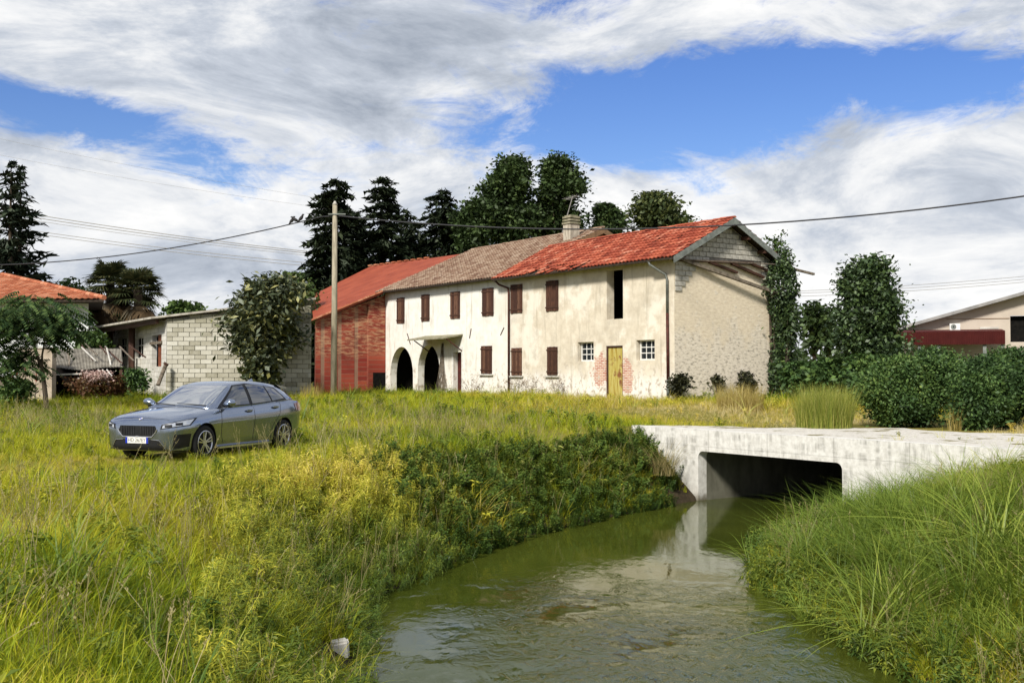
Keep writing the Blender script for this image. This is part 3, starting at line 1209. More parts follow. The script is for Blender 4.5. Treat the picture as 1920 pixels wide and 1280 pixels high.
# dark red door in the blocked third arch, pale surround
a, b, zb, zt = D2
mb = MB()
mb.box(a + 0.02, b - 0.02, 0.25, 0.30, zb, zt - 0.02)
d2 = mb.build('door', simple('dark_red_door', (0.09, 0.016, 0.012), (0.04, 0.008, 0.007), 0.6, scale=5), house)
mb = MB()
mb.box(b - 0.16, b - 0.12, 0.22, 0.25, zb + 1.0, zb + 1.12)
mb.build('door_handle', M_metal_pipe, d2)
mb = MB()
mb.box(a - 0.14, a - 0.002, -0.03, 0.1, zb, zt + 0.12)
mb.box(b + 0.002, b + 0.12, -0.03, 0.1, zb, zt + 0.12)
mb.box(a - 0.14, b + 0.12, -0.032, 0.1, zt + 0.122, zt + 0.30)
mb.build('door_surround', M_white, house)
# sagging concrete canopy
xa, xb = fac(797, 636)[0], fac(868, 627)[0]
zc = fac(868, 626)[1]
mb = MB()
p = [(xa, -1.15, zc - 0.22), (xb, -1.15, zc - 0.20), (xb, 0, zc), (xa, 0, zc)]
q = [(a_, b_, c_ - 0.07) for a_, b_, c_ in p]
mb.face(p)
mb.face(q[::-1])
for k in range(4):
    mb.face([p[k], q[k], q[(k + 1) % 4], p[(k + 1) % 4]])
cn = mb.build('canopy', simple('mossy_concrete', (0.30, 0.27, 0.19), (0.13, 0.13, 0.07), 0.95, scale=4), house)
mb = MB()
mb.beam((xb - 0.05, -0.02, zc - 0.9), (xb - 0.05, -1.0, zc - 0.27), 0.05, 0.05)
mb.build('bracket', M_pipe_rust, cn)
mb = MB()
mb.beam((xa + 0.5, -0.02, zc - 0.9), (xa + 0.5, -1.0, zc - 0.28), 0.05, 0.05)
mb.build('bracket', M_pipe_rust, cn)
# dry creeper beside the second arch
mb = MB()
xv, zv = fac(832, 640)
for k in range(16):
    x = xv + rr.uniform(-0.55, 0.5)
    pts = []
    for i in range(7):
        f_ = i / 6
        pts.append((x + 0.25 * math.sin(f_ * 3 + k) * (1 - f_) + (xv - x) * f_ * 0.7, -0.03 - 0.02 * (k % 3), (zv - 0.1) * f_))
    mb.tube(pts, [0.022 * (1 - 0.6 * i / 6) for i in range(7)], 5)
mb.build('dead_creeper', M_wood_grey, house)
# iron wall ties
for (pa, pb) in (((764, 625), (770, 645)), ((884, 616), (881, 634)), ((945.5, 614), (939, 628))):
    a_, za = fac(*pa)
    b_, zb_ = fac(*pb)
    mb = MB()
    mb.beam((a_, -0.02, za), (b_, -0.02, zb_), 0.04, 0.03)
    mb.build('wall_tie', M_pipe_rust, house)

# chimney
cx, cy = XM - 0.75, 5.1
cz = MZR - (MY - cy) * MTAN
mb = MB()
mb.box(cx - 0.31, cx + 0.31, cy - 0.31, cy + 0.31, cz - 0.3, cz + 0.78)
ch = mb.build('chimney', simple('stained_chimney_render', (0.50, 0.45, 0.36), (0.22, 0.19, 0.145), 0.9, scale=3, stretch=(2, 2, 0.5)), house)
for k, (zz_, ww) in enumerate(((0.80, 0.36), (0.96, 0.34), (1.12, 0.34))):
    mb = MB()
    mb.box(cx - ww, cx + ww, cy - ww, cy + ww, cz + zz_, cz + zz_ + 0.10)
    if k == 2:
        mb.box(cx - 0.26, cx + 0.26, cy - 0.26, cy + 0.26, cz + 1.222, cz + 1.28)
    mb.build('chimney_slab', MATS['mossy_concrete'], ch)
mb = MB()
mb.box(cx - 0.24, cx + 0.24, cy - 0.24, cy + 0.24, cz + 0.782, cz + 1.22)
mb.build('flue', M_dark, ch)
# antenna mast leaning on the roof behind the chimney
mb = MB()
p0 = on_plane(1050, 432, HO + AY * 7.0, AY) - HO
p1 = on_plane(1074, 368, HO + AY * 7.0, AY) - HO
pl0 = Vector((p0.dot(AX), 7.0, p0.z - 0.6))
pl1 = Vector((p1.dot(AX), 7.0, p1.z))
mb.tube([pl0, pl1], 0.03, 6)
mb.beam(pl1 + Vector((-0.6, 0, -0.1)), pl1 + Vector((0.35, 0, 0.0)), 0.05, 0.03)
for k in range(6):
    c_ = pl1 + Vector((-0.6 + 0.18 * k, 0, -0.1 + 0.018 * k))
    mb.beam(c_ + Vector((0, -0.3, 0)), c_ + Vector((0, 0.3, 0)), 0.015, 0.015)
tag(mb.build('aerial', M_cable_pale, house))

# collapsed timbers hanging across the gable
def gpt(px, py, x):
    y, z = gab(px, py, x)
    return (x, y, z)
for (pa, pb, wd, x0_, x1_, mt) in (((1262, 487), (1412, 493), 0.11, 0.10, 0.12, M_wood_dark), ((1280, 487), (1463, 552), 0.15, 0.12, 0.42, M_wood_grey),
                                   ((1330, 491), (1382, 511), 0.12, 0.09, 0.10, M_wood_dark), ((1372, 494), (1432, 520), 0.13, 0.09, 0.14, M_wood_dark),
                                   ((1408, 494), (1438, 507), 0.12, 0.09, 0.14, M_wood_dark), ((1470, 500), (1526, 514), 0.12, 0.2, 0.35, M_wood_grey),
                                   ((1270, 486), (1488, 497), 0.05, 0.24, 0.34, M_wood_grey)):
    mb = MB()
    mb.beam(gpt(*pa, x0_), gpt(*pb, x1_), wd, wd * 0.8)
    mb.build('fallen_timber', mt, house)

# ================================================================= brick barn
def onroof(px, py):
    """pixel on the plane of the middle roof"""
    n = (AY * -MTAN + Vector((0, 0, 1))).normalized()
    p0 = HO + Vector((0, 0, MZR)) + AY * MY
    return on_plane(px, py, p0, n)


barn = empty('brick_barn', HO + AX * XL, RZ)
tag(barn, 'red brick barn with a long sloping red sheet roof, joined to the farmhouse end', 'barn')


def bl(p):
    q = Vector(p) - (HO + AX * XL)
    return Vector((q.dot(AX), q.dot(AY), q.z))


P1 = bl(onroof(719, 547))
P2 = bl(onroof(872, 476))
P3 = bl(onroof(695, 500))
P4 = bl(onroof(582, 556))
P5 = bl(onroof(588, 601))
print('barn', P1, P2, P3, P4, P5)
m, t, out = mat_new('red_sheet_roof')
oc = t.n('ShaderNodeTexCoord').outputs['Object']
nz = t.noise(oc, 0.8, 6, 0.6)
wv = t.n('ShaderNodeTexWave', bands_direction='X')
t.link(oc, wv.inputs['Vector'])
wv.inputs['Scale'].default_value = 3.2
wv.inputs['Distortion'].default_value = 0.4
n2 = t.noise(oc, 12, 5, 0.6)
col = t.ramp(nz, [(0.3, (0.20, 0.036, 0.016)), (0.7, (0.33, 0.075, 0.034))])
col = t.mix(t.math('MULTIPLY', t.step(n2, 0.55, 0.7), 0.4), col, (0.20, 0.06, 0.04))
principled(t, out, col, 0.7, 0, 0.25, wv.outputs[0], 0.5, 0.03)
M_sheet = m
mb = MB()
P1b = P1 + Vector((-0.05, 0.0, -0.03))
top = [P5, P1b, P2, P3, P4]
upn = Vector((0, 0, 0.03))
mb.face([p + upn for p in top])
mb.face([p - Vector((0, 0, 0.09)) for p in reversed(top)])
for k in range(5):
    a_, b_ = top[k], top[(k + 1) % 5]
    mb.face([a_ + upn, a_ - Vector((0, 0, 0.09)), b_ - Vector((0, 0, 0.09)), b_ + upn])
rf = mb.build('roof', M_sheet, barn)
# loose edge tiles along the verge, lifted seams
mb = MB()
for k in range(30):
    f_ = (k + rr.uniform(-0.3, 0.3)) / 30
    p = P5.lerp(P1b, max(0, min(1, f_))) + Vector((0, 0, 0.07))
    d_ = (P1b - P5).normalized()
    M = Matrix.Translation(p) @ d_.to_track_quat('X', 'Z').to_matrix().to_4x4() @ Matrix.Rotation(rr.uniform(-0.3, 0.3), 4, 'Z')
    mb.box(-0.16, 0.16, -0.1, 0.1, -0.02, 0.03 + rr.uniform(0, 0.04), 0, M)
for k in range(10):
    p = P3.lerp(P2, k / 10 * 0.7) + Vector((0, 0, 0.08))
    M = Matrix.Translation(p) @ Matrix.Rotation(rr.uniform(-0.2, 0.2), 4, 'Z')
    mb.box(-0.2, 0.2, -0.12, 0.12, -0.03, 0.05, 0, M)
tag(mb.build('edge_tiles', M_tile_orange, rf), kind='stuff')
m, t, out = mat_new('red_brickwork')
oc = t.n('ShaderNodeTexCoord').outputs['Object']
bt = t.n('ShaderNodeTexBrick')
t.link(t.mapping(oc, rot=(R(90), 0, R(90))), bt.inputs['Vector'])
for k_, v_ in (('Scale', 1.0), ('Brick Width', 0.27), ('Row Height', 0.085), ('Mortar Size', 0.010), ('Mortar Smooth', 0.2)):
    bt.inputs[k_].default_value = v_
bt.inputs['Color1'].default_value = (0.20, 0.030, 0.022, 1)
bt.inputs['Color2'].default_value = (0.30, 0.065, 0.038, 1)
bt.inputs['Mortar'].default_value = (0.24, 0.14, 0.095, 1)
n1 = t.noise(oc, 0.7, 6, 0.6)
n2 = t.noise(t.mapping(oc, scale=(1, 1, 5)), 2.2, 6, 0.7)
col = t.mix(t.math('MULTIPLY', t.step(n1, 0.42, 0.62), 0.55), bt.outputs[0], (0.12, 0.03, 0.022))
zz = t.sep(oc)[2]
up = t.math('MULTIPLY', t.step(t.math('ADD', zz, t.math('MULTIPLY', n1, 1.5)), 2.4, 3.3), t.step(n2, 0.45, 0.6))
col = t.mix(t.math('MULTIPLY', up, 0.75), col, (0.42, 0.25, 0.14))
hb = t.math('ADD', t.math('MULTIPLY', bt.outputs['Fac'], -0.6), t.math('MULTIPLY', n2, 0.4))
principled(t, out, col, 0.92, 0, 0.15, hb, 0.7, 0.03)
M_brick = m
mb = MB()
def down(p):
    return Vector((p.x, p.y, -0.7))
ins = lambda p: p + Vector((0, 0, -0.11))
W5 = P5 + Vector((-0.25, 0.25, 0.0))
mb.face([down(W5), down(Vector((-0.02, 0.02, 0))), Vector((-0.02, 0.02, P1.z - 0.12)), ins(W5) + Vector((0, 0, 0.10))])
W4 = P4 + Vector((0.1, 0.3, 0))
mb.face([down(W4), down(W5), ins(W5) + Vector((0, 0, 0.10)), ins(W4) + Vector((0, 0, 0.1))])
mb.build('wall', M_brick, barn)
mb = MB()
mb.box(-0.1, 0.10, -1.15, -0.02, -0.6, P1.z - 0.75)
mb.build('buttress', M_brick, barn)
mb = MB()
mb.box(0.0, 0.115, -0.85, -0.03, -0.6, 1.15)
mb.build('opening_shade_box', M_dark, barn)  # solid near-black box, the shade of an opening as colour

# ================================================================= block shed
SY = 47.0
gs = 0.45
sh_l, sh_r = at(312, 700, SY), at(583, 700, SY)
SO = Vector((sh_l.x, SY, gs))
shed = empty('block_shed', SO, 0)
tag(shed, 'grey concrete-block outbuilding with open windows and a sagging sheet roof', 'shed')
SWID = sh_r.x - sh_l.x
zl = at(320, 598, SY).z - gs
zr_ = at(580, 562, SY).z - gs
zl_c = lambda x: zl + (zr_ - zl) * x / SWID
ve = at(207, 700, 60.5)
BK = Vector((ve.x - SO.x, 60.5 - SY, 0))          # back-left corner of the side wall
mb = MB()
mb.face([(0, 0.03, -0.6), (SWID, 0.03, -0.6), (SWID, 0.03, zr_), (0, 0.03, zl)])
mb.face([(SWID, 0.03, -0.6), (SWID - 1.25, 6, -0.6), (SWID - 1.25, 6, zr_), (SWID, 0.03, zr_)])
mb.build('mortar_wall', M_mortar, shed)
# blocks of the front wall, one by one
bme2 = bpy.data.meshes.new('block')
bmx = bmesh.new()
bmesh.ops.create_cube(bmx, size=1.0)
for vv in bmx.verts:
    vv.co.x *= 0.48
    vv.co.y *= 0.07
    vv.co.z *= 0.186
bmesh.ops.bevel(bmx, geom=bmx.edges[:], offset=0.008, segments=1, affect='EDGES')
bmx.to_mesh(bme2)
bmx.free()
m, t, out = mat_new('mossy_grey_block')
oi = t.n('ShaderNodeObjectInfo')
oc = t.n('ShaderNodeNewGeometry').outputs['Position']
nz = t.noise(oc, 1.0, 6, 0.65)
n2 = t.noise(oc, 8.0, 6, 0.65)
f = t.math('ADD', t.math('MULTIPLY', oi.outputs['Random'], 0.35), t.math('ADD', t.math('MULTIPLY', nz, 0.4), t.math('MULTIPLY', n2, 0.25)))
col = t.ramp(f, [(0.25, (0.24, 0.225, 0.165)), (0.5, (0.42, 0.40, 0.33)), (0.75, (0.56, 0.545, 0.48))])
zz = t.sep(oc)[2]
col = t.mix(t.math('MULTIPLY', t.step(t.math('ADD', zz, nz), 3.6, 5.0), 0.6), col, (0.17, 0.16, 0.095))
principled(t, out, col, 0.95, 0, 0.1, n2, 0.4, 0.02)
bme2.materials.append(m)
M_mossblock = m
z, row, nb = -0.05, 0, 0
while z < zr_:
    x = -0.25 * (row % 2)
    while x < SWID:
        a_, b_ = max(x, 0), min(x + 0.5, SWID)
        if b_ - a_ > 0.08 and z + 0.1 < zl_c((a_ + b_) / 2) and nb < 298:
            o = bpy.data.objects.new('block', bme2)
            o.parent = shed
            o.location = ((a_ + b_) / 2, 0.02 + rng.uniform(-0.006, 0.006), z + 0.1)
            o.scale = ((b_ - a_) / 0.5, 1, 1)
            COL.objects.link(o)
            nb += 1
        x += 0.5
    z += 0.2
    row += 1
print('shed blocks', nb)
# side wall with two windows and a boarded door (runs back to the left)
sd = BK.normalized()
SL = BK.length
srz = math.atan2(-sd.y, -sd.x)
side_e = Matrix.Rotation(srz, 4, 'Z')


def sw(px, py):
    """photo pixel on the side wall -> distance along it (from back, local x) and z"""
    n = Vector((sd.y, -sd.x, 0))
    p = on_plane(px, py, SO, n) - SO
    return -p.dot(sd), p.z


m, t, out = mat_new('pale_blockwork')
oc = t.n('ShaderNodeTexCoord').outputs['Object']
bt = t.n('ShaderNodeTexBrick')
t.link(t.mapping(oc, rot=(R(90), 0, 0)), bt.inputs['Vector'])
for k_, v_ in (('Scale', 1.0), ('Brick Width', 0.5), ('Row Height', 0.2), ('Mortar Size', 0.010), ('Mortar Smooth', 0.3)):
    bt.inputs[k_].default_value = v_
bt.inputs['Color1'].default_value = (0.50, 0.485, 0.44, 1)
bt.inputs['Color2'].default_value = (0.62, 0.60, 0.55, 1)
bt.inputs['Mortar'].default_value = (0.30, 0.28, 0.235, 1)
nz = t.noise(oc, 2.0, 7, 0.65)
col = t.mix(t.math('MULTIPLY', t.step(nz, 0.5, 0.68), 0.5), bt.outputs[0], (0.26, 0.24, 0.18))
principled(t, out, col, 0.95, 0, 0.1, bt.outputs['Fac'], -0.6, 0.02)
mb = MB()
hs = []
for l, r_, tp, b_ in ((222, 237, 633, 670), (252, 269, 632, 671), (285, 303, 628, 687)):
    a0, z0 = sw(l, tp)
    a1, z1 = sw(r_, tp)
    zb = sw((l + r_) / 2, b_)[1]
    hs.append((a0, a1, zb, (z0 + z1) / 2))
wall_holes(mb, -SL, -0.04, -0.6, zl - 0.03, hs, 0.22)
swo = mb.build('side_wall', m, shed)
swo.rotation_euler = (0, 0, srz)
for i, h in enumerate(hs):
    mb = MB()
    a_, b_, c_, d_ = h
    if i < 2:
        mb.box(a_, b_, 0.12, 0.15, c_, c_ + 0.05)
        mb.box(a_, b_, 0.12, 0.15, d_ - 0.05, d_)
        mb.box((a_ + b_) / 2 - 0.03, (a_ + b_) / 2 + 0.03, 0.12, 0.15, c_ + 0.05, d_ - 0.05)
        mb.box(a_, b_, 0.155, 0.17, c_ + (d_ - c_) * 0.58, c_ + (d_ - c_) * 0.63)
        o = mb.build('window_frame', M_white, swo)
    else:
        mb.box(a_ + (b_ - a_) * 0.45, b_, 0.1, 0.14, c_, d_)
        o = mb.build('door', simple('rusty_brown_door', (0.24, 0.07, 0.03), (0.10, 0.03, 0.016), 0.7, scale=4), swo)
        mb = MB()
        mb.box(a_ - 0.25, b_ + 0.2, -0.06, -0.01, d_ - 0.42, d_ - 0.3)
        mb.build('door_bar', M_wood_grey, swo)
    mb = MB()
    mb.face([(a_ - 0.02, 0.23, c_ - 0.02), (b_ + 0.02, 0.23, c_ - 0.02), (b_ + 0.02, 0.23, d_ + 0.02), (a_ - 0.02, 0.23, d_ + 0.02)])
    mb.build('room_shade_sheet', M_dark, swo)  # near-black sheet behind each opening stands in for the unlit room
# roof: thin sheets with a dark eave over the side wall
M_fibre = simple('fibre_cement_sheet', (0.44, 0.41, 0.35), (0.22, 0.20, 0.165), 0.95, scale=3)
mb = MB()
lo = at(152, 617, 57.0) - SO
c1 = Vector((-0.6, -0.25, zl + 0.02))
c0 = Vector((lo.x, lo.y, zl - 0.1))
c2 = Vector((SWID + 0.25, -0.25, zr_ + 0.02))
c3 = Vector((SWID - 1.0, 6.2, zr_ + 0.02))
c4 = Vector((lo.x + 4, lo.y + 8, zl + 0.5))
top = [c0, c1, c2, c3, c4]
for sgn_, dz_ in ((1, 0.07), (-1, -0.02)):
    pts = [p + Vector((0, 0, dz_)) for p in top]
    mb.face(pts if sgn_ > 0 else pts[::-1])
for k in range(5):
    a_, b_ = top[k], top[(k + 1) % 5]
    mb.face([a_ + Vector((0, 0, 0.07)), a_ - Vector((0, 0, 0.02)), b_ - Vector((0, 0, 0.02)), b_ + Vector((0, 0, 0.07))])
mb.build('roof', M_fibre, shed)
mb = MB()
mb.beam(c0 + Vector((0.3, 0.5, -0.13)), c1 + Vector((0.2, 0.2, -0.12)), 0.12, 0.2)
mb.build('eave_beam', M_wood_dark, shed)
for f_ in (0.12, 0.45):
    p = c0.lerp(c1, f_) + Vector((0.9, 0.6, 0))
    mb = MB()
    mb.box(p.x - 0.12, p.x + 0.12, p.y - 0.12, p.y + 0.12, -0.6, p.z - 0.12)
    mb.build('post', M_wood_dark, shed)

# leaning prop against the shed
pr = empty('leaning_post', (at(303, 725, 46.2).x, 46.2, gs - 0.1))
mb = MB()
a_ = at(296, 722, 46.2) - pr.location
b_ = at(311, 683, 46.6) - pr.location
mb.tube([a_, b_], 0.09, 8)
mb.build('post', M_wood_grey, pr)
mb = MB()
mb.tube([b_ + Vector((-0.02, 0, -0.02)), b_ + Vector((0.03, 0, 0.05))], 0.12, 8)
mb.build('post_cap', M_wood_dark, pr)
tag(pr, 'short grey wooden prop leaning against the corner of the block shed', 'post')

# low lean-to with corrugated roof, dark inside, timber strewn on it
LY = 44.0
lo_ = at(80, 700, LY)
LO = Vector((lo_.x, LY, gs))
lean = empty('lean_to_store', LO)
tag(lean, 'low collapsed store with a corrugated grey roof beside the block shed', 'shed')
LW = at(232, 700, LY).x - LO.x
zf = at(150, 687, LY).z - gs
mb = MB()
ncor = 54
for i in range(ncor):
    for (f0, f1) in ((0, 0.25), (0.25, 0.5), (0.5, 0.75), (0.75, 1.0)):
        x0_, x1_ = LW * (i + f0) / ncor, LW * (i + f1) / ncor
        h = lambda f_: 0.035 * math.sin(2 * math.pi * f_)
        sag = lambda x: -0.10 * math.sin(math.pi * x / LW) + 0.03 * math.sin(x * 3)
        mb.face([(x0_, -0.1, zf + h(f0) + sag(x0_)), (x1_, -0.1, zf + h(f1) + sag(x1_)),
                 (x1_ - 1.36, 3.4, zf + 0.80 + h(f1)), (x0_ - 1.36, 3.4, zf + 0.80 + h(f0))])
mb.build('corrugated_roof', M_fibre, lean)
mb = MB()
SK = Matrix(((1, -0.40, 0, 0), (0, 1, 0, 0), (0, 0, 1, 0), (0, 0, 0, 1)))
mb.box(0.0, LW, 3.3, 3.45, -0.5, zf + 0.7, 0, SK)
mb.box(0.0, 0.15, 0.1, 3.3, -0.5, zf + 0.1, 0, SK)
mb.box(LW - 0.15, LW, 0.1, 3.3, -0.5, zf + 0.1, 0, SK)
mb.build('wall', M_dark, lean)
for x in (0.12, LW * 0.5, LW - 0.12):
    mb = MB()
    mb.box(x - 0.06, x + 0.06, 0.0, 0.12, -0.4, zf - 0.12)
    mb.build('post', M_wood_dark, lean)
mb = MB()
mb.beam((0, 0.05, zf - 0.35), (LW * 0.6, 0.05, zf - 0.28), 0.06, 0.06)
mb.build('rail', M_conc, lean)
for k in range(11):
    mb = MB()
    a_ = Vector((LW - 3.0 + 0.22 * k, 1.8 + rr.uniform(-0.5, 1.2), zf + 0.75 + rr.uniform(0, 0.25)))
    b_ = a_ + Vector((0.9 + rr.uniform(-0.4, 0.5), -1.3, -0.5 - rr.uniform(0.0, 0.25)))
    mb.beam(a_, b_, 0.055, 0.035)
    mb.build('loose_plank', (M_wood_grey, M_wood_dark, M_conc)[k % 3], lean)
for k in range(3):
    mb = MB()
    x = LW * 0.70 + 0.18 * k
    mb.beam((x, -0.15, zf - 0.12), (x + 0.42, -0.2, zf - 0.62), 0.05, 0.04)
    mb.build('white_lath', M_white, lean)
# plastered garden wall and gatepost on the left
mb = MB()
gw = at(0, 700, 41)
gw2 = at(82, 700, 43.5)
a_, b_ = Vector((gw.x - 3, 40.0, gs)), Vector((gw2.x - 0.9, 43.0, gs))
d_ = (b_ - a_).normalized()
n_ = Vector((-d_.y, d_.x, 0))
wl = empty('garden_wall', a_, math.atan2(d_.y, d_.x))
mb.box(0, (b_ - a_).length, -0.12, 0.12, -0.6, 0.95)
mb.build('wall_face', simple('stained_plaster', (0.44, 0.37, 0.29), (0.25, 0.20, 0.15), 0.95, scale=1.5), wl)
mb = MB()
mb.box(-0.05, (b_ - a_).length - 0.003, -0.16, 0.16, 0.952, 1.02)
mb.build('coping', M_conc, wl)
tag(wl, 'low stained plaster garden wall behind the young pinnate tree', 'wall')
gp = empty('wall_end_pier', Vector((gw2.x - 0.8, 43.0, gs)))
mb = MB()
mb.box(0.0, 1.35, 0, 0.4, -0.6, 2.15)
mb.build('pier', MATS['stained_plaster'], gp)
mb = MB()
mb.box(-0.05, 1.4, -0.05, 0.45, 2.152, 2.22)
mb.build('coping', M_conc, gp)
tag(gp, 'tall stained plaster wall end beside the corrugated store', 'wall')

# ================================================================= neighbour's house, left
NY = 52.0
ce = at(195, 561, NY)
nh = empty('neighbour_house', (ce.x, NY, gs))
tag(nh, 'white house with an orange tiled hip roof behind the young tree', 'house')
ez = ce.z - gs
hip = 9.5
hz = at(0, 517, NY + hip).z - gs
rs = random.Random(3)
mb = MB()
p = [(0, 0, ez), (-hip, hip, hz), (-22, hip, hz), (-22, 0, ez)]
mb.face(p[::-1])
BR = (-0.40 * 2 * hip, 2 * hip)
mb.face([(0, 0, ez), (*BR, ez), (-hip, hip, hz)])
mb.face([(*BR, ez), (-22, 2 * hip, ez), (-22, hip, hz), (-hip, hip, hz)])
mb.face([(0, 0, ez - 0.12), (-22, 0, ez - 0.12), (-22, 2 * hip, ez - 0.12), (*BR, ez - 0.12)])
mb.face([(0, 0, ez - 0.12), (0, 0, ez), (-22, 0, ez), (-22, 0, ez - 0.12)])
mb.face([(0, 0, ez - 0.12), (*BR, ez - 0.12), (*BR, ez), (0, 0, ez)])
nr = mb.build('roof', MATS['dark_roof_boards'], nh)
mb = MB()
nslope = math.hypot(hip, hz - ez)
def hipcut(x, i, n):
    # keep only tiles left of the hip line
    f_ = (i + 0.5) / n
    return (0, 0, 0) if x < -hip * f_ - 0.05 else None
tile_rows(mb, -14.0, 0.0, -0.05, ez, hip, hz, 0.30, 0.42, rs, hipcut)
tag(mb.build('roof_tiles', M_tile_orange, nr), kind='stuff')
mb = MB()
for k in range(28):
    f0, f1 = k / 28, (k + 1) / 28
    a_ = Vector((0, 0, ez)).lerp(Vector((-hip, hip, hz)), f0) + Vector((0, 0, 0.08))
    b_ = Vector((0, 0, ez)).lerp(Vector((-hip, hip, hz)), f1 + 0.01) + Vector((0, 0, 0.07))
    mb.tube([a_, b_], [0.13, 0.115], 8)
tag(mb.build('hip_tiles', M_tile_orange, nr), kind='stuff')
mb = MB()
Sx = Matrix(((1, -0.40, 0, 0), (0, 1, 0, 0), (0, 0, 1, 0), (0, 0, 0, 1)))
mb.box(-21, -0.75, 1.1, 2 * hip - 1, -0.6, ez - 0.13, 0, Sx)
mb.build('wall', simple('white_house_render', (0.66, 0.68, 0.68), (0.54, 0.56, 0.56), 0.9, scale=1.2), nh)
for x in (-3.6, -7.2):
    mb = MB()
    mb.box(x, x + 1.0, 1.04, 1.09, 0.9, 2.3)
    mb.build('window_shutter', M_wood_dark, nh)

# ================================================================= warehouse, right
WY = 55.0
we = at(1690, 612, WY)
WR = -math.atan2(we.x, WY)
wh = empty('warehouse', (we.x, WY, gs), WR)
WAX = Vector((math.cos(WR), math.sin(WR), 0))
WAY = Vector((-math.sin(WR), math.cos(WR), 0))
tag(wh, 'beige warehouse with a low gable, dark red fascia and an outdoor air conditioner', 'warehouse')
def wl_(px, py, y=0.0):
    p = on_plane(px, py, Vector((we.x, WY, gs)) + WAY * y, WAY) - Vector((we.x, WY, gs))
    return p.dot(WAX), p.z
ex, ezw = wl_(1690, 612)
sx, sz = wl_(1920, 547)
slope = (sz - ezw) / (sx - ex)
RX = 14.0
rzw = ezw + slope * RX
M_beige = simple('beige_warehouse_render', (0.46, 0.40, 0.335), (0.39, 0.335, 0.28), 0.9, scale=0.8)
hx0, hz1 = wl_(1894, 592)
hz0 = wl_(1894, 641)[1]
mb = MB()
xs_ = [0.0, hx0, hx0 + 2.6, RX, 2 * RX]
zt_ = lambda x: (ezw + slope * x if x <= RX else rzw - slope * (x - RX)) - 0.12
for a_, b_ in zip(xs_, xs_[1:]):
    if a_ == hx0:
        mb.face([(a_, 0, -0.6), (b_, 0, -0.6), (b_, 0, hz0), (a_, 0, hz0)])
        mb.face([(a_, 0, hz1), (b_, 0, hz1), (b_, 0, zt_(b_)), (a_, 0, zt_(a_))])
        mb.face([(a_, 0, hz0), (a_, 0.3, hz0), (a_, 0.3, hz1), (a_, 0, hz1)])
        mb.face([(a_, 0, hz0), (b_, 0, hz0), (b_, 0.3, hz0), (a_, 0.3, hz0)])
        mb.face([(a_, 0.3, hz0), (b_, 0.3, hz0), (b_, 0.3, hz1), (a_, 0.3, hz1)], 1)
    else:
        mb.face([(a_, 0, -0.6), (b_, 0, -0.6), (b_, 0, zt_(b_)), (a_, 0, zt_(a_))])
mb.face([(0, 0, -0.6), (0, 0, zt_(0)), (0, 25, zt_(0)), (0, 25, -0.6)])
mb.build('wall', [M_beige, M_dark], wh)
mb = MB()
for (xa_, za_, xb_, zb_) in ((-0.5, ezw - 0.5 * slope, RX, rzw), (RX, rzw, 2 * RX + 0.5, ezw - 0.5 * slope)):
    p = [(xa_, -0.6, za_), (xb_, -0.6, zb_), (xb_, 25, zb_), (xa_, 25, za_)]
    q = [(a_, b_, c_ - 0.16) for a_, b_, c_ in p]
    mb.face(p)
    mb.face(q[::-1])
    for k in range(4):
        mb.face([p[k], q[k], q[(k + 1) % 4], p[(k + 1) % 4]])
mb.build('roof', simple('grey_roof_edge', (0.27, 0.26, 0.25), (0.17, 0.165, 0.16), 0.8, scale=2), wh)
mb = MB()
fa_, fzt = wl_(1690, 622, -2)
fb_, fzb = wl_(1885, 645, -2)
ncr = 60
for i in range(ncr):
    x0_, x1_ = fa_ + (fb_ - fa_) * i / ncr, fa_ + (fb_ - fa_) * (i + 1) / ncr
    xm_ = (x0_ + x1_) / 2
    mb.face([(x0_, -2, fzb), (xm_, -2.05, fzb), (xm_, -2.05, fzt), (x0_, -2, fzt)])
    mb.face([(xm_, -2.05, fzb), (x1_, -2, fzb), (x1_, -2, fzt), (xm_, -2.05, fzt)])
mb.face([(fa_, -2, fzt), (fb_, -2, fzt), (fb_, -0.02, fzt + 0.15), (fa_, -0.02, fzt + 0.15)])
fs = mb.build('fascia', simple('oxblood_sheet', (0.085, 0.016, 0.014), (0.06, 0.011, 0.010), 0.6, scale=2), wh)
for px in (1724, 1760, 1846, 1880):
    x = wl_(px, 640, -1.8)[0]
    mb = MB()
    mb.box(x - 0.08, x + 0.08, -1.9, -1.74, -0.5, fzb + 0.1)
    mb.build('canopy_post', M_barge, wh)
mb = MB()
ax0, az1 = wl_(1780, 607)
ax1, az0 = wl_(1800, 619)
mb.box(ax0, ax1, -0.36, -0.04, az0, az1)
ac = mb.build('air_conditioner', simple('white_enamel', (0.70, 0.69, 0.66), (0.6, 0.59, 0.56), 0.4, bstr=0), wh)
mb = MB()
ccx, ccz = ax0 + (ax1 - ax0) * 0.36, (az0 + az1) / 2
mb.tube([(ccx, -0.375, ccz), (ccx, -0.362, ccz)], (az1 - az0) * 0.40, 20)
mb.build('fan_grille', M_barge, ac)
mb = MB()
mb.tube([(ccx, -0.385, ccz), (ccx, -0.376, ccz)], (az1 - az0) * 0.12, 12)
mb.build('fan_hub', M_black, ac)
mb = MB()
mb.box(ax0 - 0.02, ax1 + 0.04, -0.4, -0.02, az0 - 0.09, az0 - 0.01)
mb.build('bracket', M_black, ac)
mb = MB()
lx0, lz1 = wl_(1837, 613)
lx1, lz0 = wl_(1872, 616.5)
mb.box(lx0, lx1, -0.12, -0.01, lz0, lz1)
mb.build('lamp_batten', M_conc, wh)
mb = MB()
mb.box(*sorted((wl_(1775, 598)[0], wl_(1893, 597)[0])), -0.03, -0.005, wl_(1800, 598.5)[1], wl_(1800, 597.5)[1])
mb.build('conduit', M_barge_brown, wh)
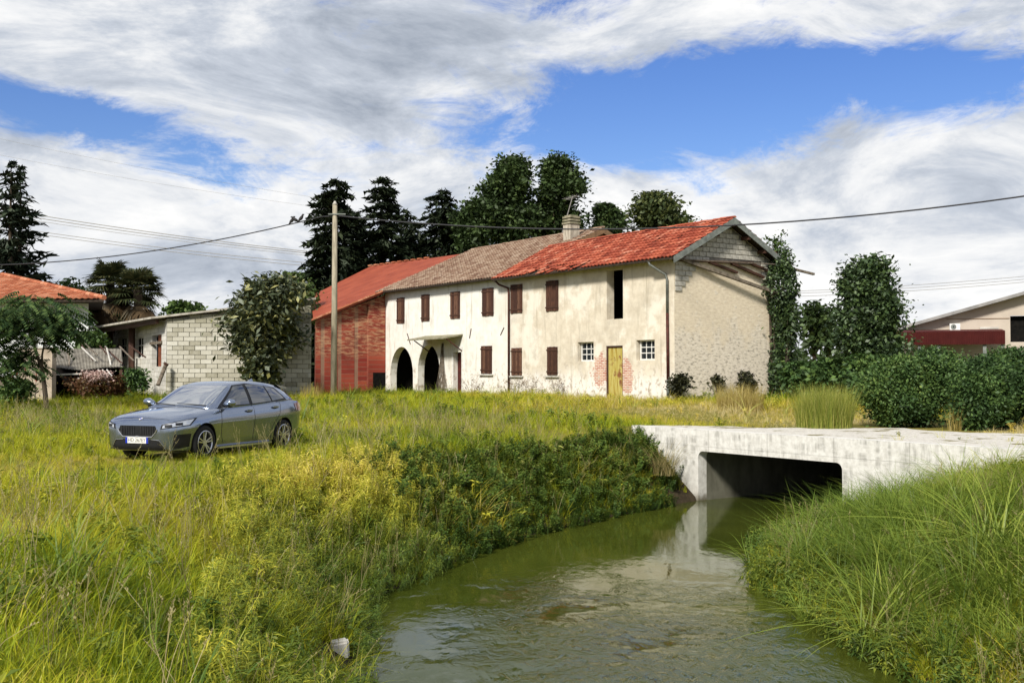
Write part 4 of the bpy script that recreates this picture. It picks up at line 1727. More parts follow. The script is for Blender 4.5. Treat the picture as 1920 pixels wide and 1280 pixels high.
# rack of white frames under the canopy
rk = empty('frame_rack', (at(1805, 660, 50).x, 50.0, gs))
for k in range(7):
    mb = MB()
    x = -0.75 + k * 0.27
    mb.box(x - 0.03, x + 0.03, 0, 0.06, 0, 1.75)
    mb.build('upright', M_white if k % 2 else M_wood_dark, rk)
mb = MB()
mb.box(-0.85, 0.95, -0.02, 0.08, 1.752, 1.81)
mb.box(-0.85, 0.95, -0.03, -0.001, 0.9, 0.95)
mb.build('top_rail', M_barge, rk)
tag(rk, 'rack of white and brown uprights standing under the warehouse fascia', 'rack')

# ================================================================= pole and cables
UY = 46.0
pb = at(625.5, 728, UY)
pt = at(628, 384, UY)
gzp = gz(pb.x, UY)
pole = empty('utility_pole', (pb.x, UY, gzp))
tag(pole, 'tall weathered round utility pole standing in the grass before the brick barn', 'pole')
h = pt.z - gzp
mb = MB()
mb.tube([(0, 0, -0.3), (0.02, 0, h * 0.5), (pt.x - pb.x, 0, h)], [0.140, 0.125, 0.10], 14)
mb.build('shaft', simple('weathered_pole', (0.36, 0.32, 0.235), (0.20, 0.175, 0.125), 0.9, scale=6, stretch=(2, 2, 0.3)), pole, True)
mb = MB()
mb.tube([(pt.x - pb.x, 0, h + 0.002), (pt.x - pb.x, 0, h + 0.16)], [0.12, 0.03], 14)
mb.build('cap', M_conc, pole, True)
mb = MB()
mb.beam((-0.25, -0.1, h - 0.42), (0.5, -0.1, h - 0.42), 0.05, 0.05)
mb.build('cross_arm', M_barge, pole)


def cable(name, a, b, sag, rad, mat, label, group=None, n=28):
    a, b = Vector(a), Vector(b)
    pts = []
    for i in range(n + 1):
        f_ = i / n
        p = a.lerp(b, f_)
        p.z -= 4 * sag * f_ * (1 - f_)
        pts.append(p)
    mb = MB()
    mb.tube([p - a for p in pts], rad, 5)
    o = mb.build(name, mat)
    o.location = a
    tag(o, label, 'cable', group)
    return pts


pa = at(629, 404, UY)
pts_r = cable('overhead_cable', pa, at(2100, 340, 36.0), 1.05, 0.030, M_cable, 'heavy black cable running from the pole across the farmhouse roof')
pts_l = cable('overhead_cable', at(603, 406, UY), at(-120, 497, 52.0), 0.62, 0.026, M_cable, 'twisted black cable on which the birds perch')
cable('overhead_cable', pa + Vector((0, 0, -0.03)), at(603, 406, UY), 0.0, 0.026, M_cable, 'short cable loop joining both lines at the pole top', n=4)
for k, (y0, y1, r_) in enumerate(((392, 470, 0.05), (398, 473, 0.05), (404, 477, 0.03))):
    cable('power_line', at(-60, y0 - 22 * 0.5, 120), at(640, y1 + 8, 120), 0.4, r_ * 0.9, M_cable_pale, 'grey power line left of the pole, %s of the upper bundle of three' % ('topmost', 'middle', 'lowest')[k], 'upper power lines left of the pole')
for k, (y0, y1) in enumerate(((428, 494), (433, 500))):
    cable('power_line', at(-60, y0 - 14, 120), at(640, y1 + 4, 120), 0.4, 0.035, M_cable_pale, 'grey power line left of the pole, %s of the lower pair' % ('upper', 'lower')[k], 'lower power lines left of the pole')
for k, (y0, y1) in enumerate(((255, 372), (287, 388))):
    cable('power_line', at(-60, y0 - 8, 150), at(640, y1 + 6, 150), 0.5, 0.016, M_cable_pale, 'faint thin wire high in the sky, %s of the two above the cedar' % ('higher', 'lower')[k], 'faint wires above the cedar')
for k, (y0, y1) in enumerate(((546, 514), (550, 520), (556, 525))):
    cable('power_line', at(1480, y0, 130), at(2000, y1 - 4, 130), 0.3, 0.03, M_cable_pale, 'thin grey power line over the warehouse roof, %s of three' % ('topmost', 'middle', 'lowest')[k], 'power lines over the warehouse')

# birds on the left cable
mbird = simple('dark_feathers', (0.030, 0.028, 0.028), (0.015, 0.014, 0.014), 0.7, bstr=0)
def bird_mesh():
    mb = MB()
    pts = [(-0.20, 0, -0.02), (-0.12, 0, 0.03), (-0.05, 0, 0.08), (0.03, 0, 0.13), (0.09, 0, 0.18), (0.12, 0, 0.225), (0.15, 0, 0.245), (0.185, 0, 0.245), (0.215, 0, 0.235)]
    rd = [0.012, 0.03, 0.062, 0.075, 0.058, 0.042, 0.044, 0.02, 0.003]
    mb.tube(pts, rd, 9)
    for y in (-0.02, 0.02):
        mb.tube([(0.02, y, 0.07), (0.025, y, 0.0)], 0.006, 4)
    return mb
for k, (px, dirx, lb) in enumerate(((547, 1, 'dark bird perched on the black cable, the outer of the close pair'), (553, -1, 'dark bird perched on the black cable, the inner of the close pair'), (564, 1, 'small bird perched alone on the cable nearest the pole'))):
    best = min(pts_l, key=lambda p: abs((p.x / p.y) * F + 960 - px))
    i = pts_l.index(best)
    j = i + 1 if i + 1 < len(pts_l) else i - 1
    f_ = (px - (best.x / best.y * F + 960)) / ((pts_l[j].x / pts_l[j].y - best.x / best.y) * F)
    p = best.lerp(pts_l[j], f_)
    o = bird_mesh().build('bird', mbird, None, True)
    o.location = p + Vector((0, 0, 0.024))
    o.rotation_euler = (0, R(-18) if k != 1 else R(5), R(12) if dirx > 0 else R(190))
    tag(o, lb, 'bird')

# ================================================================= car
def crom(xs, ys, x):
    """Catmull-Rom through (xs, ys), xs descending or ascending"""
    if xs[0] > xs[-1]:
        xs, ys = xs[::-1], ys[::-1]
    i = max(0, min(len(xs) - 2, int(np.searchsorted(xs, x) - 1)))
    x0, x1 = xs[i], xs[i + 1]
    y0, y1 = ys[i], ys[i + 1]
    m0 = (y1 - ys[i - 1]) / (x1 - xs[i - 1]) if i > 0 else (y1 - y0) / (x1 - x0)
    m1 = (ys[i + 2] - y0) / (xs[i + 2] - x0) if i + 2 < len(xs) else (y1 - y0) / (x1 - x0)
    h = x1 - x0
    t_ = (x - x0) / h
    return ((2 * t_**3 - 3 * t_**2 + 1) * y0 + (t_**3 - 2 * t_**2 + t_) * h * m0
            + (-2 * t_**3 + 3 * t_**2) * y1 + (t_**3 - t_**2) * h * m1)


def loft(stations, closed_ends=True):
    mb = MB()
    n = len(stations[0])
    for s_ in stations:
        mb.v += [tuple(p) for p in s_]
    for i in range(len(stations) - 1):
        for k in range(n):
            a_, b_ = i * n + k, i * n + (k + 1) % n
            mb.f.append((a_, b_, b_ + n, a_ + n))
            mb.m.append(0)
    mb.f.append(tuple(reversed(range(n))))
    mb.m.append(0)
    L = (len(stations) - 1) * n
    mb.f.append(tuple(range(L, L + n)))
    mb.m.append(0)
    return mb


BX = [2.18, 2.15, 2.08, 1.93, 1.62, 1.33, 0.95, 0.55, 0.0, -0.7, -1.34, -1.75, -2.02, -2.14, -2.18]
BWd = [0.52, 0.655, 0.775, 0.855, 0.895, 0.90, 0.90, 0.895, 0.895, 0.90, 0.91, 0.89, 0.84, 0.775, 0.70]
BZB = [0.27, 0.225, 0.20, 0.19, 0.18, 0.18, 0.18, 0.18, 0.18, 0.18, 0.19, 0.22, 0.28, 0.34, 0.40]
BZE = [0.655, 0.695, 0.74, 0.785, 0.84, 0.875, 0.912, 0.93, 0.95, 0.985, 1.02, 1.03, 1.01, 0.96, 0.90]
BZT = [0.695, 0.735, 0.785, 0.845, 0.905, 0.945, 0.992, 1.0, 1.0, 1.01, 1.04, 1.045, 1.02, 0.97, 0.91]


def bsec(x):
    w_, zb, ze_, zt = (crom(BX, a_, x) for a_ in (BWd, BZB, BZE, BZT))
    H = ze_ - zb
    half = [(0.0, zb), (0.70 * w_, zb), (0.90 * w_, zb + 0.03), (0.945 * w_, zb + 0.10), (0.955 * w_, zb + 0.28 * H), (0.972 * w_, zb + 0.48 * H),
            (0.995 * w_, zb + 0.64 * H), (1.0 * w_, zb + 0.715 * H), (0.985 * w_, zb + 0.82 * H), (0.965 * w_, zb + 0.93 * H), (0.925 * w_, ze_),
            (0.80 * w_, ze_ + 0.45 * (zt - ze_)), (0.5 * w_, ze_ + 0.82 * (zt - ze_)), (0.2 * w_, ze_ + 0.98 * (zt - ze_)), (0.0, zt)]
    left = [(x, y, z) for y, z in half]
    right = [(x, -y, z) for y, z in half[1:-1]][::-1]
    return left + right


m, t, out = mat_new('grey_metallic_paint')
oc = t.n('ShaderNodeTexCoord').outputs['Object']
fl = t.noise(oc, 900, 2, 0.5)
col = t.ramp(fl, [(0.3, (0.21, 0.25, 0.33)), (0.7, (0.27, 0.315, 0.40))])
bb = principled(t, out, col, 0.19, 0.88, 0.5, None, coat=1.0)
M_paint = m
m, t, out = mat_new('car_glass')
bb = principled(t, out, (0.012, 0.015, 0.017), 0.02, 0, 0.9, None, coat=1.0)
bb.inputs['IOR'].default_value = 1.7
M_cglass = m
m, t, out = mat_new('windscreen_glass')
bb = principled(t, out, (0.07, 0.078, 0.08), 0.03, 0, 1.0, None, coat=1.0)
bb.inputs['IOR'].default_value = 3.0
M_wglass = m
m, t, out = mat_new('alloy_metal')
principled(t, out, (0.55, 0.55, 0.56), 0.25, 0.9, 0.5)
M_alloy = m
m, t, out = mat_new('tyre_rubber')
principled(t, out, (0.015, 0.015, 0.015), 0.8, 0, 0.3)
M_tyre = m
m, t, out = mat_new('headlamp_lens')
bb = principled(t, out, (0.55, 0.57, 0.60), 0.08, 0.6, 0.8, None, coat=1.0)
M_lens = m
m, t, out = mat_new('tail_lens')
principled(t, out, (0.20, 0.012, 0.012), 0.12, 0, 0.7, None, coat=1.0)
M_tail = m

car = empty('parked_car', (0, 0, 0))
tag(car, 'grey metallic five-door hatchback parked in the long grass by the bank', 'car')
xs = np.concatenate([[2.18, 2.168], np.linspace(2.15, 1.9, 8), np.linspace(1.85, -1.95, 56), np.linspace(-2.0, -2.18, 8)])
bmb = loft([bsec(float(x)) for x in xs])
body = bmb.build('body', [M_paint, M_black], car, True)
cut = MB()
for ax in (1.33, -1.34):
    for s_ in (1, -1):
        c_ = MB()
        cut.tube([(ax, s_ * 0.60, 0.325), (ax, s_ * 1.05, 0.325)], 0.372, 36, 1)
cuto = cut.build('wheel_arch_cutter', [M_paint, M_black], None)
md = body.modifiers.new('arches', 'BOOLEAN')
md.operation = 'DIFFERENCE'
md.solver = 'EXACT'
md.object = cuto
dg = bpy.context.evaluated_depsgraph_get()
nm = bpy.data.meshes.new_from_object(body.evaluated_get(dg))
body.modifiers.clear()
body.data = nm
nm.name = 'body'
bpy.data.objects.remove(cuto)
# keep crisp edges at the arches
try:
    nm.set_sharp_from_angle(angle=R(38))
except Exception:
    pass

# greenhouse ------------------------------------------------------
GXs = [1.02, 0.80, 0.50, 0.22, -0.05, -0.45, -0.95, -1.40, -1.72, -1.90, -2.02, -2.12]
GZT = [0.985, 1.105, 1.26, 1.385, 1.44, 1.46, 1.445, 1.395, 1.325, 1.235, 1.12, 1.02]
GYA = [0.70, 0.665, 0.63, 0.595, 0.585, 0.585, 0.58, 0.565, 0.55, 0.56, 0.60, 0.66]
GYB = [0.76, 0.785, 0.80, 0.81, 0.815, 0.82, 0.82, 0.805, 0.785, 0.76, 0.73, 0.70]
GZB = [0.90, 0.91, 0.92, 0.93, 0.94, 0.955, 0.975, 0.99, 0.99, 0.98, 0.96, 0.94]


def gsec(x):
    zt, ya, yb, zb = (crom(GXs, a_, x) for a_ in (GZT, GYA, GYB, GZB))
    H = max(zt - zb, 0.05)
    zs_ = zt - min(0.055, H * 0.3)
    half = [(0, zb - 0.05), (yb * 0.9, zb - 0.05), (yb, zb), (yb + (ya - yb) * 0.40 + 0.014, zb + (zs_ - zb) * 0.45),
            (yb + (ya - yb) * 0.78 + 0.014, zb + (zs_ - zb) * 0.82), (ya, zs_), (ya * 0.93, zs_ + (zt - zs_) * 0.55), (ya * 0.7, zs_ + (zt - zs_) * 0.85), (ya * 0.35, zt - 0.003), (0, zt)]
    return [(x, y, z) for y, z in half] + [(x, -y, z) for y, z in half[1:-1]][::-1]


gmb = loft([gsec(float(x)) for x in np.linspace(1.02, -2.12, 64)])
cab = gmb.build('cabin', M_paint, car, True)


def bvh_of(*objs):
    vs, fs = [], []
    for o in objs:
        b = len(vs)
        vs += [v_.co.copy() for v_ in o.data.vertices]
        fs += [tuple(b + i for i in p.vertices) for p in o.data.polygons]
    return BVHTree.FromPolygons(vs, fs)


BV = bvh_of(body, cab)


def patch(mb, corners, d, nu_=10, nv_=6, off=0.006, mi=0):
    """four corners in space, projected along d onto the bodywork"""
    d = Vector(d).normalized()
    c = [Vector(p) for p in corners]
    b = len(mb.v)
    for j in range(nv_ + 1):
        for i in range(nu_ + 1):
            u_, v_ = i / nu_, j / nv_
            p = c[0].lerp(c[1], u_).lerp(c[3].lerp(c[2], u_), v_)
            hit = BV.ray_cast(p - d * 1.2, d)
            q = hit[0] + hit[1] * off * (1 if hit[1].dot(d) < 0 else -1) if hit[0] else p
            mb.v.append(tuple(q))
    for j in range(nv_):
        for i in range(nu_):
            a_ = b + j * (nu_ + 1) + i
            mb.f.append((a_, a_ + 1, a_ + nu_ + 2, a_ + nu_ + 1))
            mb.m.append(mi)


def cpart(name, mat, quads, d, parent=car, off=0.006, nu_=10, nv_=6):
    mb = MB()
    for q in quads:
        patch(mb, q, d, nu_, nv_, off)
    return mb.build(name, mat, parent, True)


for s_ in (1, -1):
    Y = s_ * 0.9
    dd = (0, -s_, 0)
    cpart('window_trim', M_black, [[(0.80, Y, 0.962), (-0.30, Y, 0.985), (-0.30, Y, 1.405), (0.10, Y, 1.375)],
                                   [(-0.30, Y, 0.985), (-1.62, Y, 1.055), (-1.34, Y, 1.315), (-0.30, Y, 1.41)]], dd, off=0.004, nu_=16)
    cpart('side_window', M_cglass, [[(0.66, Y, 0.985), (-0.20, Y, 1.00), (-0.20, Y, 1.375), (0.10, Y, 1.35)]], dd, off=0.010, nu_=14)
    cpart('side_window', M_cglass, [[(-0.30, Y, 1.003), (-0.98, Y, 1.04), (-0.90, Y, 1.352), (-0.30, Y, 1.38)]], dd, off=0.010)
    cpart('quarter_window', M_cglass, [[(-1.03, Y, 1.043), (-1.52, Y, 1.085), (-1.30, Y, 1.28), (-0.95, Y, 1.342)]], dd, off=0.010)
    # shut lines
    for name, pts in (('door_seam', [(0.80, 0.955), (0.84, 0.70), (0.80, 0.42), (0.72, 0.24)]), ('door_seam', [(-0.27, 0.985), (-0.27, 0.6), (-0.24, 0.24)]),
                      ('door_seam', [(-1.22, 1.04), (-1.16, 0.80), (-0.92, 0.52), (-0.86, 0.24)])):
        mb = MB()
        q = []
        for (x0_, z0_), (x1_, z1_) in zip(pts, pts[1:]):
            for k in range(6):
                p = Vector((x0_ + (x1_ - x0_) * k / 6, s_ * 1.5, z0_ + (z1_ - z0_) * k / 6))
                hit = BV.ray_cast(p, Vector((0, -s_, 0)))
                if hit[0]:
                    q.append(hit[0])
        mb.tube(q, 0.005, 4)
        mb.build(name, M_black, car)
    for hx, hz_ in ((-0.08, 0.865), (-1.0, 0.91)):
        mb = MB()
        hit = BV.ray_cast(Vector((hx, s_ * 1.5, hz_)), Vector((0, -s_, 0)))
        y0 = hit[0].y
        pts = [(hx + 0.12 * math.cos(a_), y0, hz_ + 0.032 * math.sin(a_)) for a_ in np.linspace(0, 2 * math.pi, 14)[:-1]]
        mb.face([(x, y + s_ * 0.006, z) for x, y, z in pts][::s_])
        o = mb.build('handle_recess', M_black, car)
        mb = MB()
        mb.box(hx - 0.10, hx + 0.10, y0 + min(s_ * 0.012, s_ * 0.03), y0 + max(s_ * 0.012, s_ * 0.03), hz_ + 0.0, hz_ + 0.026)
        mb.build('door_handle', M_paint, o)
    # mirror
    mb = MB()
    pts = [(0.70, s_ * 0.83, 1.00), (0.70, s_ * 0.90, 1.03), (0.70, s_ * 0.98, 1.05), (0.70, s_ * 1.05, 1.045), (0.70, s_ * 1.085, 1.03)]
    mb.tube(pts, [0.03, 0.055, 0.078, 0.068, 0.03], 12)
    for i, v_ in enumerate(mb.v):
        mb.v[i] = (0.70 + (v_[0] - 0.70) * 1.3 + (0.0 if s_ else 0), v_[1], v_[2])
    mi_ = mb.build('mirror', M_paint, car, True)
    mb = MB()
    mb.box(0.62, 0.74, min(s_ * 0.80, s_ * 0.98), max(s_ * 0.80, s_ * 0.98), 0.955, 0.978)
    mb.build('mirror_foot', M_black, mi_)
    # lamps
    dl = (-0.78, -s_ * 0.62, -0.05)
    hb_ = cpart('headlight', M_black, [[(2.16, s_ * 0.50, 0.60), (1.80, s_ * 0.90, 0.665), (1.60, s_ * 0.90, 0.805), (2.12, s_ * 0.50, 0.685)]], dl, off=0.004, nu_=14)
    cpart('lens', M_lens, [[(2.15, s_ * 0.535, 0.62), (1.82, s_ * 0.89, 0.68), (1.68, s_ * 0.89, 0.785), (2.12, s_ * 0.535, 0.672)]], dl, hb_, off=0.010, nu_=12)
    for k, f_ in enumerate((0.22, 0.58)):
        p = Vector((2.15, s_ * 0.535, 0.635)).lerp(Vector((1.78, s_ * 0.89, 0.725)), f_)
        q4 = [p + Vector((0.02, -s_ * 0.06, -0.022)), p + Vector((-0.03, s_ * 0.06, -0.015)), p + Vector((-0.03, s_ * 0.06, 0.03)), p + Vector((0.02, -s_ * 0.06, 0.022))]
        cpart('lamp_bowl', M_black, [q4], dl, hb_, off=0.014, nu_=4, nv_=4)
    cpart('tail_light', M_tail, [[(-1.86, s_ * 0.95, 0.83), (-2.16, s_ * 0.72, 0.82), (-2.14, s_ * 0.70, 0.955), (-1.80, s_ * 0.95, 0.975)]], (0.55, -s_ * 0.83, 0), off=0.008)
    # corner air curtain and front lip
    cpart('corner_intake', M_black, [[(2.06, s_ * 0.70, 0.26), (1.84, s_ * 0.90, 0.28), (1.80, s_ * 0.92, 0.52), (2.02, s_ * 0.70, 0.50)]], dl, off=0.004)
    cpart('bumper_blade', M_paint, [[(2.10, s_ * 0.62, 0.225), (1.82, s_ * 0.90, 0.225), (1.80, s_ * 0.91, 0.30), (2.06, s_ * 0.70, 0.24)]], dl, off=0.016)
    mb = MB()
    mb.beam((0.88, s_ * 0.845, 0.205), (-0.90, s_ * 0.845, 0.205), 0.05, 0.035)
    mb.build('sill_strip', M_alloy, car)

cpart('windscreen', M_wglass, [[(1.4, -0.67, 1.002), (1.4, 0.67, 1.002), (1.4, 0.555, 1.365), (1.4, -0.555, 1.365)]], (-1, 0, 0), off=0.006, nu_=16, nv_=10)
cpart('rear_window', M_cglass, [[(-1.4, -0.58, 1.08), (-1.4, 0.58, 1.08), (-1.4, 0.52, 1.26), (-1.4, -0.52, 1.26)]], (1, 0, 0), off=0.006)
mb = MB()
mb.beam((0.985, 0.62, 1.0), (0.92, -0.1, 1.035), 0.03, 0.02)
mb.build('wiper', M_black, car)
mb = MB()
mb.beam((0.985, -0.1, 1.0), (0.92, -0.62, 1.035), 0.03, 0.02)
mb.build('wiper', M_black, car)
cpart('bonnet_seam', M_black, [[(2.06, -0.62, 1.2), (2.06, 0.62, 1.2), (2.052, 0.62, 1.2), (2.052, -0.62, 1.2)]], (0, 0, -1), off=0.002, nu_=20, nv_=1)
# grille with pale lower rim
fx = 2.3
gr = cpart('grille', M_black, [[(fx, -0.44, 0.575), (fx, 0.44, 0.575), (fx, 0.40, 0.665), (fx, -0.40, 0.665)],
                               [(fx, -0.32, 0.465), (fx, 0.32, 0.465), (fx, 0.44, 0.575), (fx, -0.44, 0.575)]], (-1, 0, 0), off=0.006)
def nose(y, z, o_=0.012):
    hit = BV.ray_cast(Vector((3, y, z)), Vector((-1, 0, 0)))
    return hit[0] + Vector((o_, 0, 0))
mb = MB()
mb.tube([nose(y, z) for y, z in ((-0.445, 0.60), (-0.43, 0.56), (-0.335, 0.465), (-0.05, 0.462), (0, 0.475), (0.05, 0.462), (0.335, 0.465), (0.43, 0.56), (0.445, 0.60))], 0.011, 6)
mb.build('grille_rim', M_alloy, gr)
mb = MB()
for k in range(-9, 10):
    if abs(k) > 1:
        p = nose(k * 0.04, 0.62)
        mb.box(p.x - 0.004, p.x + 0.006, p.y - 0.006, p.y + 0.006, 0.50, 0.655)
mb.build('grille_bars', simple('gunmetal', (0.06, 0.06, 0.065), (0.04, 0.04, 0.042), 0.4, 0.5, bstr=0), gr)
cpart('lower_intake', M_black, [[(fx, -0.66, 0.225), (fx, 0.66, 0.225), (fx, 0.50, 0.415), (fx, -0.50, 0.415)]], (-1, 0, 0), off=0.005, nu_=16)
mb = MB()
mb.tube([nose(y, z) for y, z in ((-0.62, 0.25), (-0.50, 0.405), (-0.33, 0.415))], 0.007, 5)
mb.tube([nose(y, z) for y, z in ((0.62, 0.25), (0.50, 0.405), (0.33, 0.415))], 0.007, 5)
mb.build('intake_rim', M_alloy, car)
# number plate
pxx = nose(0, 0.40).x + 0.012
mb = MB()
mb.box(pxx - 0.012, pxx, -0.26, 0.26, 0.345, 0.455)
pl = mb.build('number_plate', M_white, car)
mb = MB()
mb.box(pxx, pxx + 0.002, -0.26, -0.215, 0.345, 0.455)
M_pblue = simple('plate_blue', (0.01, 0.03, 0.35), (0.01, 0.025, 0.30), 0.4, bstr=0)
mb.build('blue_band', M_pblue, pl)
mb = MB()
mb.box(pxx, pxx + 0.002, 0.215, 0.26, 0.345, 0.455)
mb.build('blue_band', M_pblue, pl)
tcu = bpy.data.curves.new('plate_text', 'FONT')
tcu.body = 'HD 267EY'
tcu.size = 0.098
tcu.align_x = 'CENTER'
tcu.align_y = 'CENTER'
tmp = bpy.data.objects.new('plate_text', tcu)
COL.objects.link(tmp)
dg = bpy.context.evaluated_depsgraph_get()
tme = bpy.data.meshes.new_from_object(tmp.evaluated_get(dg))
bpy.data.objects.remove(tmp)
tob = add_obj('lettering', tme, M_black, pl)
tob.rotation_euler = (R(90), 0, R(90))
tob.location = (pxx + 0.0015, 0.0, 0.40)
wsc = 0.40 / max(tob.dimensions.x, 0.01) if tob.dimensions.x > 0.40 else 1.0
tob.scale = (wsc, 1, 1)
# round badge on the bonnet edge
hit = BV.ray_cast(Vector((2.09, 0, 2)), Vector((0, 0, -1)))
bc, bn_ = hit[0], hit[1]
if bn_.z < 0:
    bn_ = -bn_
mb = MB()
mb.tube([bc, bc + bn_ * 0.008], 0.045, 20)
bd = mb.build('bonnet_badge', M_alloy, car)
qm = bn_.to_track_quat('Z', 'Y').to_matrix()
for mi_, mt_ in ((0, M_white), (1, MATS['plate_blue'])):
    mb = MB()
    for k in (mi_, mi_ + 2):
        a0 = k * math.pi / 2
        ps = [Vector((0, 0, 0))] + [Vector((0.03 * math.cos(a0 + s_ * math.pi / 8), 0.03 * math.sin(a0 + s_ * math.pi / 8), 0)) for s_ in range(5)]
        mb.face([bc + bn_ * 0.0095 + qm @ p for p in ps])
    mb.build('badge_quarter', mt_, bd)
# spoiler, aerial fin
mb = MB()
mb.v, mb.f, mb.m = [], [], []
sp = [(-1.52, 1.37), (-1.92, 1.315), (-1.925, 1.285), (-1.72, 1.28)]
for s_ in (-0.56, 0.56):
    mb.v += [(x, s_, z) for x, z in sp]
mb.f = [(0, 1, 5, 4), (1, 2, 6, 5), (2, 3, 7, 6), (0, 3, 2, 1), (4, 5, 6, 7)]
mb.m = [0] * 5
mb.build('spoiler', M_paint, car)
mb = MB()
mb.v = [(-1.25, -0.03, 1.43), (-1.25, 0.03, 1.43), (-1.45, 0.03, 1.415), (-1.45, -0.03, 1.415), (-1.42, 0.0, 1.50)]
mb.f = [(0, 1, 4), (1, 2, 4), (2, 3, 4), (3, 0, 4)]
mb.m = [0] * 4
mb.build('roof_aerial', M_paint, car)


# wheels
def lathe(mb, prof, n=40, mi=0):
    b = len(mb.v)
    P = len(prof)
    for k in range(n):
        a_ = 2 * math.pi * k / n
        for (y, r_) in prof:
            mb.v.append((r_ * math.cos(a_), y, r_ * math.sin(a_)))
    for k in range(n):
        k2 = (k + 1) % n
        for i in range(P - 1):
            mb.f.append((b + k * P + i, b + k * P + i + 1, b + k2 * P + i + 1, b + k2 * P + i))
            mb.m.append(mi)


tmb = MB()
lathe(tmb, [(-0.10, 0.22), (-0.112, 0.26), (-0.105, 0.305), (-0.08, 0.325), (0.08, 0.325), (0.105, 0.305), (0.112, 0.26), (0.10, 0.222), (-0.10, 0.22)])
rmb = MB()
lathe(rmb, [(0.02, 0.222), (0.108, 0.228), (0.112, 0.215), (0.095, 0.205), (0.02, 0.195)])
for k in range(5):
    for dlt in (-0.17, 0.17):
        a_ = 2 * math.pi * k / 5 + 0.3
        p0 = Vector((0.045 * math.cos(a_ + dlt * 1.5), 0.085, 0.045 * math.sin(a_ + dlt * 1.5)))
        p1 = Vector((0.205 * math.cos(a_ + dlt), 0.10, 0.205 * math.sin(a_ + dlt)))
        rmb.beam(p0, p1, 0.024, 0.024)
rmb.tube([(0, 0.06, 0), (0, 0.098, 0)], 0.055, 16)
dmb = MB()
lathe(dmb, [(0.0, 0.0001), (0.0, 0.20)], 32)
lathe(dmb, [(-0.02, 0.0001), (-0.02, 0.21)], 32)
first = None
for ax in (1.33, -1.34):
    for s_ in (1, -1):
        we_ = empty('wheel', (ax, s_ * 0.775, 0.325), 0 if s_ > 0 else math.pi)
        we_.parent = car
        if first is None:
            t_o = tmb.build('tyre', M_tyre, we_, True)
            r_o = rmb.build('rim', M_alloy, we_)
            d_o = dmb.build('brake_disc', M_black, we_)
            first = (t_o.data, r_o.data, d_o.data)
        else:
            for nm_, md_ in zip(('tyre', 'rim', 'brake_disc'), first):
                add_obj(nm_, md_, None, we_)
hd = Vector((-0.370, -0.929, 0)).normalized()
CARP = Vector((-6.05, 21.45, 0))
rightv = Vector((hd.y, -hd.x, 0))
zz_ = [gz(*(CARP + hd * a_ + rightv * b_).xy) for a_ in (1.33, -1.34) for b_ in (-0.78, 0.78)]
CARP.z = sum(zz_) / 4 - 0.02
car.location = CARP
car.scale = (0.965, 0.985, 1.0)
car.rotation_euler = (0, 0, math.atan2(hd.y, hd.x))
print('car z', zz_)

# ================================================================= foliage builders
def unit(a):
    return a / np.maximum(np.linalg.norm(a, axis=-1, keepdims=True), 1e-9)


def leaves(C, L, W, up=0.35, droop=0.0, out=None):
    """rhombic leaves at points C (n,3); L, W arrays or scalars"""
    n = len(C)
    L = np.broadcast_to(L, (n,))[:, None]
    W = np.broadcast_to(W, (n,))[:, None]
    N = rng.normal(size=(n, 3))
    N[:, 2] = np.abs(N[:, 2]) + up
    N = unit(N)
    A = rng.normal(size=(n, 3))
    if out is not None:
        A = A * 0.55 + out
    A[:, 2] -= droop
    A = unit(A - N * np.sum(A * N, 1, keepdims=True))
    B = np.cross(N, A)
    base = C - A * L * 0.5
    tip = C + A * L * 0.5
    mid = C + A * L * 0.05 + N * L * 0.06
    return np.stack([base, mid + B * W * 0.5, tip, mid - B * W * 0.5], 1)


def ell_pts(n, c, r, shell=0.55):
    """points in an ellipsoid, biased to its shell"""
    d = unit(rng.normal(size=(n, 3)))
    rad = (shell + (1 - shell) * rng.random((n, 1))) * (0.85 + 0.3 * rng.random((n, 1)))
    return np.asarray(c) + d * rad * np.asarray(r), d


def clump_crown(c, r, nclump, per, lsize, cr, shell=0.5, droop=0.15, aspect=0.55):
    cc, dd = ell_pts(nclump, c, r, shell)
    rr_ = cr * (0.6 + 0.8 * rng.random(nclump))
    P = np.repeat(cc, per, 0) + rng.normal(size=(nclump * per, 3)) * np.repeat(rr_, per)[:, None] * np.array([0.5, 0.5, 0.38])
    O = unit(P - np.asarray(c))
    s = lsize * (0.45 + 1.05 * rng.random(len(P)) ** 1.4)
    return leaves(P, s, s * aspect, 0.3, droop, O), cc


def trunk_mesh(mb, base, top, r0, r1, limbs, lr=0.05, bend=0.15, seed=0):
    rg = random.Random(seed)
    base, top = Vector(base), Vector(top)
    pts = []
    for i in range(6):
        f_ = i / 5
        p = base.lerp(top, f_) + Vector((rg.uniform(-bend, bend), rg.uniform(-bend, bend), 0)) * (f_ * (1 - f_) * 3)
        pts.append(p)
    mb.tube(pts, [r0 + (r1 - r0) * i / 5 for i in range(6)], 9)
    for l in limbs:
        l = Vector(l)
        f_ = rg.uniform(0.35, 0.95)
        k = min(int(f_ * 5), 4)
        a_ = pts[k].lerp(pts[k + 1], f_ * 5 - k)
        mid = a_.lerp(l, 0.5) + Vector((0, 0, (l - a_).length * 0.08))
        mb.tube([a_, mid, l], [lr * (1.1 - 0.5 * f_), lr * 0.6, lr * 0.2], 6)


def tree(name, label, cat, base, group=None):
    o = empty(name, base)
    tag(o, label, cat, group)
    return o


